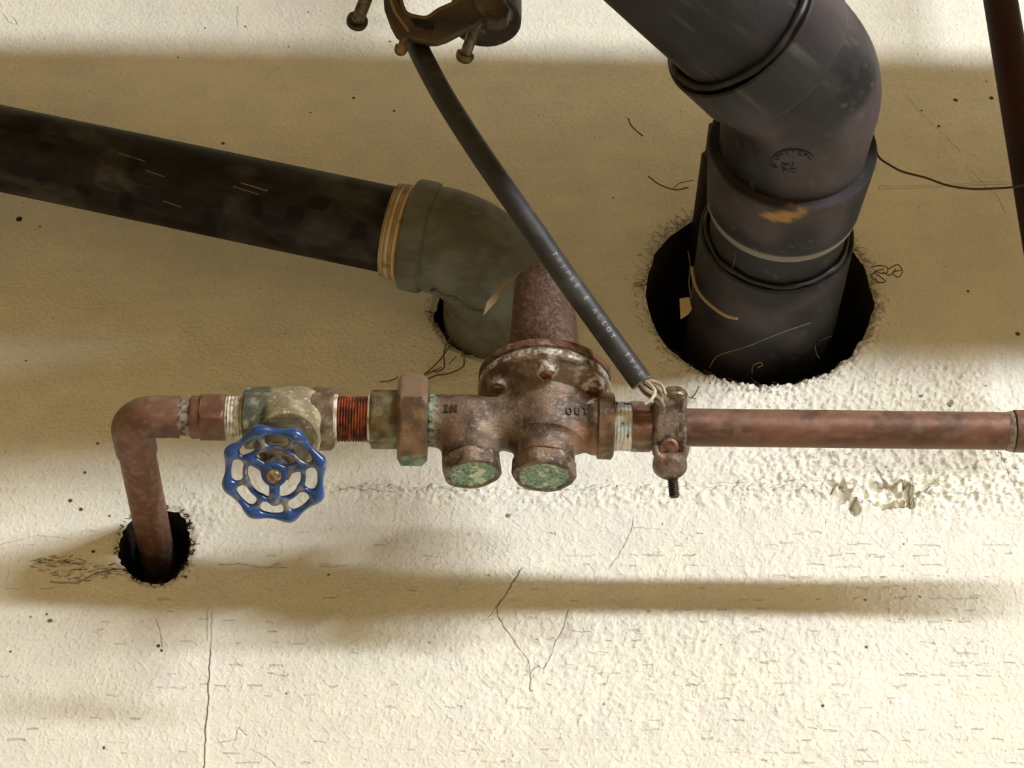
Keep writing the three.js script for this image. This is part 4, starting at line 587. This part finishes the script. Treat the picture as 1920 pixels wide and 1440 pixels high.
// ---------------------------------------------------------------- ground cable
const camF = (p) => ({ o: p.clone(), x: RIGHT.clone(), y: UP.clone(), z: TOW.clone() });
const inF = (F, x, y, z) => F.o.clone().addScaledVector(F.x, x).addScaledVector(F.y, y).addScaledVector(F.z, z);
const CB = [[772, 55, 0.200], [782, 85, 0.204], [796, 115, 0.207], [832, 181, 0.21], [893, 277, 0.208], [962, 377, 0.204], [1004, 437, 0.2], [1052, 508, 0.192], [1100, 575, 0.183], [1152, 647, 0.173], [1202, 716, 0.163]].map(([x, y, z]) => at(x, y, z));
{
  const L = new THREE.CatmullRomCurve3(CB, false, 'centripetal').getLength(), H = 2048, c = document.createElement('canvas'); c.width = 256; c.height = H; const x = c.getContext('2d'), im = x.createImageData(256, H);
  for (let j = 0, i = 0; j < H; j++) for (let k = 0; k < 256; k++, i += 4) { const a = n2(k / 30, j / 120, 71), b = n2(k / 5, j / 14, 72), e = n2(k / 60, j / 50, 73); const q = (a - 0.5) * 16 + (b - 0.5) * 10 + smooth(0.6, 0.85, e) * 16; im.data[i] = 44 + q; im.data[i + 1] = 43 + q; im.data[i + 2] = 44 + q; im.data[i + 3] = 255; }
  x.putImageData(im, 0, 0);
  const t = 'TRIPLE E ALLOY  TYPE', sAt = (p) => { let best = 0, bd = 1e9; const q = curve(CB, 400); let s = 0; q.forEach((v, i) => { if (i) s += v.distanceTo(q[i - 1]); const [a, b] = pix(v), d = Math.hypot(a - p[0], b - p[1]); if (d < bd) { bd = d; best = s; } }); return best; };
  const sA = sAt([1112, 588]), step = (sAt([1188, 682]) - sA) / 8.3;
  x.font = 'bold 24px sans-serif'; x.textAlign = 'center'; x.textBaseline = 'middle';
  for (let i = 0; i < t.length; i++) { const s = sA + step * (i - 9); x.save(); x.translate(120, (1 - s / L) * H); x.rotate(-Math.PI / 2); x.scale(1.3, 1.1); x.fillStyle = `rgba(176,170,164,${rnd(0.45, 0.85)})`; x.fillText(t[i], 0, 0); x.restore(); }
  for (let i = 0; i < 260; i++) { x.fillStyle = `rgba(50,48,48,${rnd(0.4, 1)})`; x.fillRect(rnd(100, 150), rnd(H), rnd(1, 4), rnd(1, 7)); }
  const tx = new THREE.CanvasTexture(c); tx.colorSpace = THREE.SRGBColorSpace;
  const g = thing('ground_cable', 'thick black printed cable slanting down from the upper bracket to the pipe clamp', 'cable', CB[0]);
  part(g, 'jacket', swept(curve(CB, 140), 0.0067, { seg: 48, unit: true }), new THREE.MeshStandardMaterial({ map: tx, roughness: 0.55 }));
  const end = CB[CB.length - 1], d = end.clone().sub(CB[CB.length - 2]).normalize(), pale = new THREE.MeshStandardMaterial({ color: 0xb9aa90, roughness: 0.5, metalness: 0.4 }), dull = new THREE.MeshStandardMaterial({ color: 0x6d6252, roughness: 0.6, metalness: 0.3 });
  const P = (x, y, z = 0.166) => at(x, y, z);
  part(g, 'wire_strand', wire([end.clone(), P(1216, 714), P(1228, 716), P(1240, 722), P(1248, 740)], 0.0011), pale, 'bare metal strand'); part(g, 'wire_strand', wire([end.clone().addScaledVector(UP, 0.001), P(1220, 722, 0.17), P(1228, 735, 0.172), P(1222, 748, 0.172), P(1209, 757, 0.17)], 0.0011), new THREE.MeshStandardMaterial({ color: 0xe0d6c2, roughness: 0.35, metalness: 0.3 }), 'pale curled strand');
  for (let i = 0; i < 7; i++) { const a = i * 0.9, q = (k) => V(0, 0, 0).addScaledVector(UP, Math.cos(a) * k).addScaledVector(TOW, Math.sin(a) * k); part(g, 'wire_strand', wire([end.clone().addScaledVector(d, -0.004).add(q(0.0035)), end.clone().addScaledVector(d, 0.004).add(q(0.0036)), P(1232 + i, 738 + i * 2, 0.160).add(q(0.003)), P(1243, 756 + i * 2, 0.152).add(q(0.002))], 0.0012), i % 2 ? dull : pale); }
  part(g, 'insulation_edge', colorize(turned(end.clone().addScaledVector(d, -0.001), d, [[0, 0.0064], [0.0016, 0.0066], [0.002, 0.0058], [0.0014, 0.0046]], { seg: 32, wobble: 0.06 }), (p) => mixc(lin('#8d7c5e'), lin('#3d342a'), smooth(0.4, 0.6, fbm(p, 500, 2)))), vm(0.7, 0, 0.0004), 'ragged cut end');
}
// ---------------------------------------------------------------- bronze clamp on the outlet pipe
{
  const F = camF(axis(1254)), s = S, t = thing('ground_clamp', 'weathered bronze clamp bolted around the outlet pipe at the end of the black cable', 'clamp', F.o);
  const jaw = (x, y, z) => {
    let d = sdCyl(x, y, z, -0.0092, 0.0092, 0.0158, 0.002);
    d = smin(d, sdBox(x + 0.0002, y - 0.0045, z - 0.0125, 0.0092, 0.0135, 0.0045, 0.003), 0.003);
    d = smin(d, sdBox(x - 0.0015, y - 0.016, z - 0.011, 0.0075, 0.004, 0.0065, 0.003), 0.004);
    d = smax(d, -sdSeg(x, y, z, [-0.012, -0.0115, 0.0215], [0.010, -0.0115, 0.0215], 0.0048), 0.002);
    return d;
  };
  const low = (x, y, z) => {
    let d = sdBox(x, y + 0.0205, z - 0.009, 0.0090, 0.0062, 0.0085, 0.004);
    d = smin(d, Math.hypot(x * 0.95, (y + 0.0225) * 1.05, z - 0.009) - 0.0088, 0.004);
    const a = Math.atan2(y + 0.0125, x); const lip = Math.hypot(Math.hypot(x, y + 0.0118) - 0.0088, z - 0.0150) - 0.0022; if (y < -0.0105) d = smin(d, lip, 0.0015); return d;
  };
  const skin = (p) => { const a = fbm(p, 130, 3), b = fbm(p, 420, 2); let k = mixc(lin('#7d6d60'), lin('#4f4137'), smooth(0.38, 0.62, a)); k = mixc(k, lin('#9d8d80'), smooth(0.5, 0.72, b) * 0.6); return mixc(k, lin('#8c5f3e'), smooth(0.58, 0.74, fbm(p, 90, 2)) * 0.6); };
  part(t, 'upper_jaw', colorize(fieldMesh(jaw, [-0.012, -0.020, -0.019], [0.012, 0.024, 0.021], 84, F), skin), vm(0.5, 0.45, 0.0005));
  part(t, 'lower_jaw', colorize(fieldMesh(low, [-0.013, -0.034, -0.004], [0.013, -0.008, 0.022], 72, F), skin), vm(0.5, 0.45, 0.0005));
  const up = UP.clone().addScaledVector(RIGHT, 0.05).normalize();
  part(t, 'bolt_head', colorize(turned(inF(F, 0.0025, 0.0172, 0.0115), up, [[0, 0.0068], [0.001, 0.0078], [0.003, 0.0076], [0.0052, 0.0060], [0.0066, 0.0034], [0.0070, 0.0002]], { up: TOW, seg: 36 }), (p) => mixc(lin('#9a8872'), lin('#5b4a3b'), smooth(0.4, 0.65, fbm(p, 300, 2)))), vm(0.3, 0.7, 0.0003), 'domed bolt head');
  part(t, 'screw_head', colorize(turned(inF(F, -0.0012, -0.0112, 0.0135), TOW.clone().addScaledVector(UP, -0.35).normalize(), [[0, 0.0062], [0.0022, 0.0062], [0.0034, 0.0050], [0.0036, 0.0001]], { up: UP, seg: 32 }), (p) => mixc(lin('#8d6a52'), lin('#5d4335'), smooth(0.4, 0.6, fbm(p, 300, 2)))), vm(0.5, 0.5, 0.0003), 'brown slotted screw head');
  const bd = UP.clone().negate().addScaledVector(RIGHT, 0.10).normalize(); const th = threads(0.0150, 0.0033, 0.0013, 0.0006); th.push([0.0158, 0.0022], [0.016, 0.0001]);
  part(t, 'bolt_shank', colorize(turned(inF(F, 0.0012, -0.0255, 0.009), bd, th, { up: TOW, seg: 28, step: 0.0005 }), (p) => mixc(lin('#5a4a3c'), lin('#32271f'), smooth(0.4, 0.6, fbm(p, 400, 2)))), vm(0.5, 0.5, 0.0002), 'dark threaded bolt end');
  const raised = []; for (const [x0, y0, x1, y1] of [[-0.0065, 0.0035, -0.005, -0.002], [-0.0035, -0.002, -0.005, -0.002], [-0.001, 0.002, 0.0015, 0.0025], [0.0042, 0.003, 0.0044, -0.003], [-0.002, -0.001, 0.0015, -0.001]]) raised.push(swept([inF(F, x0, y0, 0.01695), inF(F, x1, y1, 0.01695)], 0.00035, { seg: 6 }));
  part(t, 'cast_mark', colorize(merge(raised), () => lin('#a3948a')), vm(0.5, 0.4, 0), 'faint cast marks');
}
// ---------------------------------------------------------------- capped pipe, cast bracket and bolts at the top edge
{
  const b = at(912, 47, 0.17), t = thing('capped_pipe', 'dark iron pipe end with a speckled underside hanging at the top edge', 'pipe', b), r = 66 / ppm(b);
  part(t, 'tube', colorize(turned(b, V(0, 1, 0), [[0, 0.0005], [0.0002, r * 0.9], [0.0025, r * 0.985], [0.006, r], [0.25, r]], { up: UP, seg: 64, step: 0.002 }), (p) => { const u = p.y < b.y + 0.004 ? 1 : 0; return mixc(mixc(lin('#3c342e'), lin('#2a2420'), smooth(0.4, 0.6, fbm(p, 90, 2))), lin('#8a8177'), smooth(0.6, 0.72, fbm(p, 190, 3)) * (u ? 0.8 : 0.3)); }), vm(0.55, 0.1, 0.0005));
}
{
  const O = at(840, 50, 0.222), k = 1 / ppm(O), F = camF(O), t = thing('cable_bracket', 'brown bronze cast bracket gripping the top of the black cable', 'bracket', O);
  const sh = (list) => { const s = new THREE.Shape(); list.forEach(([x, y], i) => { const X = (720 + x / 6.857 - 840) * k, Y = (50 - y / 6.857) * k; i ? s.lineTo(X, Y) : s.moveTo(X, Y); }); return s; };
  const ext = (list, depth, z, bev = 0.002) => { const g = new THREE.ExtrudeGeometry(sh(list), { depth, bevelEnabled: true, bevelThickness: bev, bevelSize: bev * 0.8, bevelOffset: -bev * 0.8, bevelSegments: 3, curveSegments: 6 }); const p = g.attributes.position; for (let i = 0; i < p.count; i++) { const q = inF(F, p.getX(i), p.getY(i), p.getZ(i) + z); p.setXYZ(i, q.x, q.y, q.z); } g.computeVertexNormals(); return g; };
  const skin = (seed) => (p) => { const a = fbm(p, 80 + seed, 3); return mixc(mixc(lin('#5b4b37'), lin('#392e22'), smooth(0.38, 0.62, a)), lin('#6f5f44'), smooth(0.56, 0.72, fbm(p, 190, 3)) * 0.7); };
  part(t, 'yoke', colorize(ext([[-60, -260], [0, 0], [12, 150], [80, 340], [150, 470], [215, 530], [330, 515], [430, 545], [560, 580], [680, 578], [800, 540], [880, 498], [1010, 430], [1190, 335], [1300, 240], [1200, -20], [1010, -240], [960, 0], [900, 45], [700, 140], [560, 235], [420, 222], [290, 185], [245, 110], [205, 0], [170, -260]], 0.012, -0.006), skin(0)), vm(0.55, 0.3, 0.0006));
  part(t, 'lug', colorize(ext([[1130, -200], [1150, 60], [1215, 180], [1300, 270], [1330, 318], [1480, 335], [1585, 292], [1622, 160], [1560, 50], [1490, -40], [1440, -200]], 0.030, -0.018, 0.003), skin(4)), vm(0.55, 0.3, 0.0006), 'rounded cast lug');
  const rib = [[30, -240], [95, 0], [150, 170], [260, 330], [330, 430]].map(([x, y]) => inF(F, (720 + x / 6.857 - 840) * k, (50 - y / 6.857) * k, 0.0078)); part(t, 'rib', colorize(swept(curve(rib, 30), 0.0011, { seg: 10 }), () => lin('#8d7550')), vm(0.5, 0.3, 0), 'raised casting rib');
  part(t, 'slot', colorize(ext([[345, 265], [420, 265], [655, 310], [640, 415], [560, 405], [400, 350]], 0.0006, 0.0078, 0.0002), () => lin('#1d150e')), vm(0.9, 0, 0), 'thin dark plate drawn as a shaded recess');  // flat dark plate paints the shade of a recess in the casting
  const rim = [[205, -60], [250, 110], [300, 195], [430, 240], [560, 248], [700, 155], [900, 62], [980, 0], [1040, -120]].map(([x, y]) => inF(F, (720 + x / 6.857 - 840) * k, (50 - y / 6.857) * k, 0.0078)); part(t, 'rim', colorize(swept(curve(rim, 50), 0.0012, { seg: 10 }), () => lin('#6c5638')), vm(0.5, 0.3, 0), 'raised casting rim');
}
function bolt(name, label, head, top, z, rs, rh, cols, threaded, dz) {
  const a = at(head[0], head[1], z), b = at(top[0], top[1], z + dz), d = b.clone().sub(a).normalize(), len = b.distanceTo(a), t = thing(name, label, 'bolt', a);
  const sk = (c0, c1) => (p) => mixc(lin(c0), lin(c1), smooth(0.4, 0.62, fbm(p, 300, 2)));
  const sp = threaded ? threads(len, rs, 0.0016, 0.0009) : [[0, rs], [len, rs]];
  part(t, 'shank', colorize(turned(a, d, sp, { up: TOW, seg: 32, step: 0.0006 }), sk(cols[0], cols[1])), vm(0.4, 0.55, 0.0002), threaded ? 'threaded shank' : 'plain shank');
  part(t, 'head', colorize(turned(a.clone().addScaledVector(d, 0.0012), d.clone().negate(), [[-0.0012, rs], [-0.0010, rh * 0.97], [0.0008, rh], [0.0026, rh * 0.93], [0.0044, rh * 0.7], [0.0054, rh * 0.3], [0.0055, 0.0001]], { up: TOW, seg: 40 }), sk(cols[2], cols[3])), vm(0.4, 0.5, 0.0003));
}
bolt('threaded_bolt', 'grey threaded bolt with a round head hanging alone at the top edge', [669, 41], [760, -190], 0.2, 0.0041, 0.0069, ['#8a8672', '#5b5846', '#55523c', '#3d3a2a'], true, 0.11);
bolt('bracket_bolt', 'dull plain bolt sticking out under the bracket lug before the capped pipe', [871, 106], [903, 18], 0.19, 0.0036, 0.0058, ['#8b7f6c', '#63584a', '#7a6a42', '#54492e'], false, 0.028);
bolt('bracket_screw', 'small brass screw head beside the top of the black cable', [752, 92], [762, 62], 0.217, 0.0026, 0.0042, ['#7d643c', '#55432a', '#93774a', '#5f4a2c'], false, 0.006);
// ---------------------------------------------------------------- loose odds and ends
const strawMat = new THREE.MeshStandardMaterial({ color: 0x4a3824, roughness: 0.9 }), paleMat = new THREE.MeshStandardMaterial({ color: 0xb39e78, roughness: 0.8 }), scrapMat = new THREE.MeshStandardMaterial({ color: 0xc4b08c, roughness: 0.8 });
single('wire', 'thin brown wire drooping from the black elbow across to the dark riser pipe', 'wire', wire([at(1640, 275, 0.118), at(1650, 297, 0.122), at(1668, 309, 0.12), at(1690, 321, 0.118), at(1735, 333, 0.116), at(1775, 347, 0.114), at(1820, 354, 0.114), at(1870, 353, 0.116), at(1905, 350, 0.118), at(1960, 338, 0.118)], 0.00075, 70), strawMat);
single('twine', 'pale twine end lying against the black coupling in the large hole', 'twine', wire([at(1297, 500, 0.046), at(1302, 530, 0.042), at(1318, 558, 0.050), at(1340, 578, 0.054), at(1362, 592, 0.056), at(1383, 597, 0.058)], 0.0011, 40), paleMat);
const sheet = (pts, th) => { const n = pts.length, c = pts.reduce((a, p) => a.add(p), V()).multiplyScalar(1 / n), pos = [], off = TOW.clone().multiplyScalar(th), push = (...v) => v.forEach((p) => pos.push(p.x, p.y, p.z)); for (let i = 0; i < n; i++) { const a = pts[i], b = pts[(i + 1) % n]; push(c, b, a); const A = a.clone().add(off), B = b.clone().add(off); push(c.clone().add(off), A, B); push(a, b, B, a, B, A); } const g = new THREE.BufferGeometry(); g.setAttribute('position', new THREE.Float32BufferAttribute(pos, 3)); g.setAttribute('uv', new THREE.Float32BufferAttribute(new Float32Array(pos.length / 3 * 2), 2)); g.computeVertexNormals(); return g; };
single('paper_scrap', 'small torn tan scrap caught at the left inside of the large hole', 'scrap', sheet([at(1274, 560, 0.03), at(1292, 557, 0.033), at(1297, 580, 0.033), at(1290, 590, 0.03), at(1276, 599, 0.028)], 0.0008), scrapMat);
single('tape_strip', 'pale torn sliver of tape slanting across the grey-green elbow beside the bell', 'tape', sheet([at(906, 592, 0.122), at(913, 566, 0.123), at(940, 534, 0.124), at(976, 507, 0.125), at(984, 506, 0.125), at(960, 528, 0.124), at(938, 548, 0.1235), at(930, 566, 0.123)], 0.0005), new THREE.MeshStandardMaterial({ color: 0x9d8c6c, roughness: 0.8 }));
{
  const hs = [at(1318, 250, 0.07), at(1315, 330, 0.07)], r = (i) => [0.0045, 0.0045][i];
  const t = thing('anchor_rod', 'dark rod with a collar behind the left side of the black hub', 'rod', hs[0]);
  const d = V(0, 0, -1), o = at(1337, 236, 0.1);
  part(t, 'rod', colorize(turned(o, d, [[0, 0.0030], [0.045, 0.0030]], { seg: 20 }), () => lin('#4d3f2c')), vm(0.7, 0.1, 0.0003)); part(t, 'collar', colorize(turned(o.clone().addScaledVector(d, 0.030), d, [[0, 0.0040], [0.0008, 0.0052], [0.13, 0.0052]], { seg: 24 }), () => lin('#33271f')), vm(0.7, 0.1, 0.0003));
}
// hair, root and cobweb tufts about the openings
function tuft(list, label, mat = strawMat) { single('cobweb', label, 'cobweb', merge(list), mat, undefined, 'stuff'); }
const hair = (c, h, n, spread, r, zr) => { const out = []; for (let i = 0; i < n; i++) { const a = c + rnd(-spread, spread), R = h.R(a), p = V(h.c.x + Math.cos(a) * R, h.c.y + Math.sin(a) * R, rnd(0, 0.002)), pts = [p]; let d = a + rnd(-1.2, 1.2); for (let k = 0; k < 4; k++) { d += rnd(-0.9, 0.9); const q = pts[pts.length - 1].clone().add(V(Math.cos(d) * rnd(0.5, 1) * zr, Math.sin(d) * rnd(0.5, 1) * zr, rnd(-0.3, 0.5) * zr)); pts.push(q); } out.push(wire(pts, r * rnd(0.6, 1.2), 9, 5)); } return out; };
tuft([...hair(-0.9, bigHole, 34, 0.9, 0.00014, 0.0022), ...hair(-2.0, bigHole, 30, 0.7, 0.00014, 0.002), ...hair(2.6, bigHole, 30, 0.5, 0.00016, 0.0035), ...hair(0.1, bigHole, 26, 0.5, 0.00014, 0.0025)], 'fine brown hairs and webs fringing the rim of the large hole', new THREE.MeshStandardMaterial({ color: 0x6b5638, roughness: 0.9 }));
tuft([...hair(0.3, copperHole, 26, 1.2, 0.0004, 0.0012), ...hair(3.4, copperHole, 24, 1.4, 0.0003, 0.0010), ...hair(-1.3, copperHole, 16, 1.2, 0.0003, 0.0010)], 'dark bristly fringe around the small copper pipe hole', new THREE.MeshStandardMaterial({ color: 0x2a1d13, roughness: 1 }));
{
  const fibreMat = new THREE.MeshStandardMaterial({ color: 0x644c2c, roughness: 0.9 }), w = (l, r = 0.0003) => wire(l.map(([x, y, z = 0.004]) => at(x, y, z)), r, 24, 5);
  tuft([w([[845, 645, 0.02], [830, 668], [815, 685], [798, 700], [785, 706, 0.03]], 0.00045), w([[846, 640], [838, 655], [826, 675]]), w([[856, 668], [848, 676], [842, 682]]), w([[870, 672], [869, 686], [855, 695], [835, 702], [818, 704], [800, 712]], 0.0005), w([[800, 700], [812, 695], [824, 690]]), w([[796, 704], [806, 700], [818, 693], [828, 688]]), w([[846, 632, 0.02], [836, 648, 0.012], [832, 664, 0.006], [832, 690], [815, 698]], 0.0005), ...hair(-2.4, drainHole, 30, 0.8, 0.0002, 0.0022)], 'brown rootlets hanging below the grey-green elbow opening', fibreMat);
  tuft([w([[1634, 500, 0.006], [1650, 498, 0.01], [1664, 502, 0.012], [1662, 512, 0.012], [1650, 512, 0.01], [1640, 508, 0.008]], 0.0004), w([[1640, 512, 0.006], [1652, 520, 0.01], [1660, 528, 0.012], [1648, 530, 0.01], [1640, 522, 0.008]], 0.0004), w([[1664, 505, 0.012], [1674, 500, 0.014], [1684, 496, 0.014], [1692, 508, 0.014], [1684, 520, 0.014], [1674, 512, 0.013], [1680, 504, 0.013]], 0.0004), w([[1655, 510, 0.012], [1668, 516, 0.012], [1676, 510, 0.013], [1690, 506, 0.014]], 0.0004), w([[1632, 516, 0.004], [1645, 508, 0.008], [1658, 504, 0.01]], 0.0004)], 'small tangled curl of brown wire right of the large hole', new THREE.MeshStandardMaterial({ color: 0x6e4a20, roughness: 0.8 }));
  tuft([w([[1330, 690, 0.002], [1345, 668, 0.02], [1400, 650, 0.04], [1460, 626, 0.05], [1520, 605, 0.055]], 0.0003), w([[1410, 700, 0.004], [1412, 686, 0.01], [1425, 680, 0.012], [1430, 684, 0.012], [1420, 690, 0.01]], 0.0003), w([[1290, 470, 0.05], [1294, 500, 0.05], [1292, 530, 0.045], [1296, 560, 0.03]], 0.0004), w([[1370, 455, 0.1], [1378, 480, 0.095], [1370, 510, 0.08]], 0.00025), w([[1528, 640, 0.01], [1530, 660, 0.006], [1536, 672, 0.006]], 0.0003), w([[1535, 640, 0.01], [1560, 630, 0.01]], 0.0002)], 'pale cobweb threads strung inside the large hole', new THREE.MeshStandardMaterial({ color: 0x75664c, roughness: 0.9 }));
  tuft([w([[712, 716], [730, 714], [742, 710], [746, 706, 0.02]], 0.0004), w([[1270, 735, 0.03], [1290, 744, 0.004], [1305, 748]], 0.0003), w([[1310, 725], [1304, 738], [1298, 745]], 0.0004), w([[1205, 255, 0.005], [1184, 236], [1178, 222]], 0.0005), w([[1215, 330], [1235, 345], [1262, 355], [1290, 352, 0.02]], 0.0005), w([[1262, 355], [1272, 345], [1300, 338, 0.02]], 0.0003)], 'scattered thin brown fibres clinging to the wall between the pipes', fibreMat);
}

renderer.render(scene, camera);
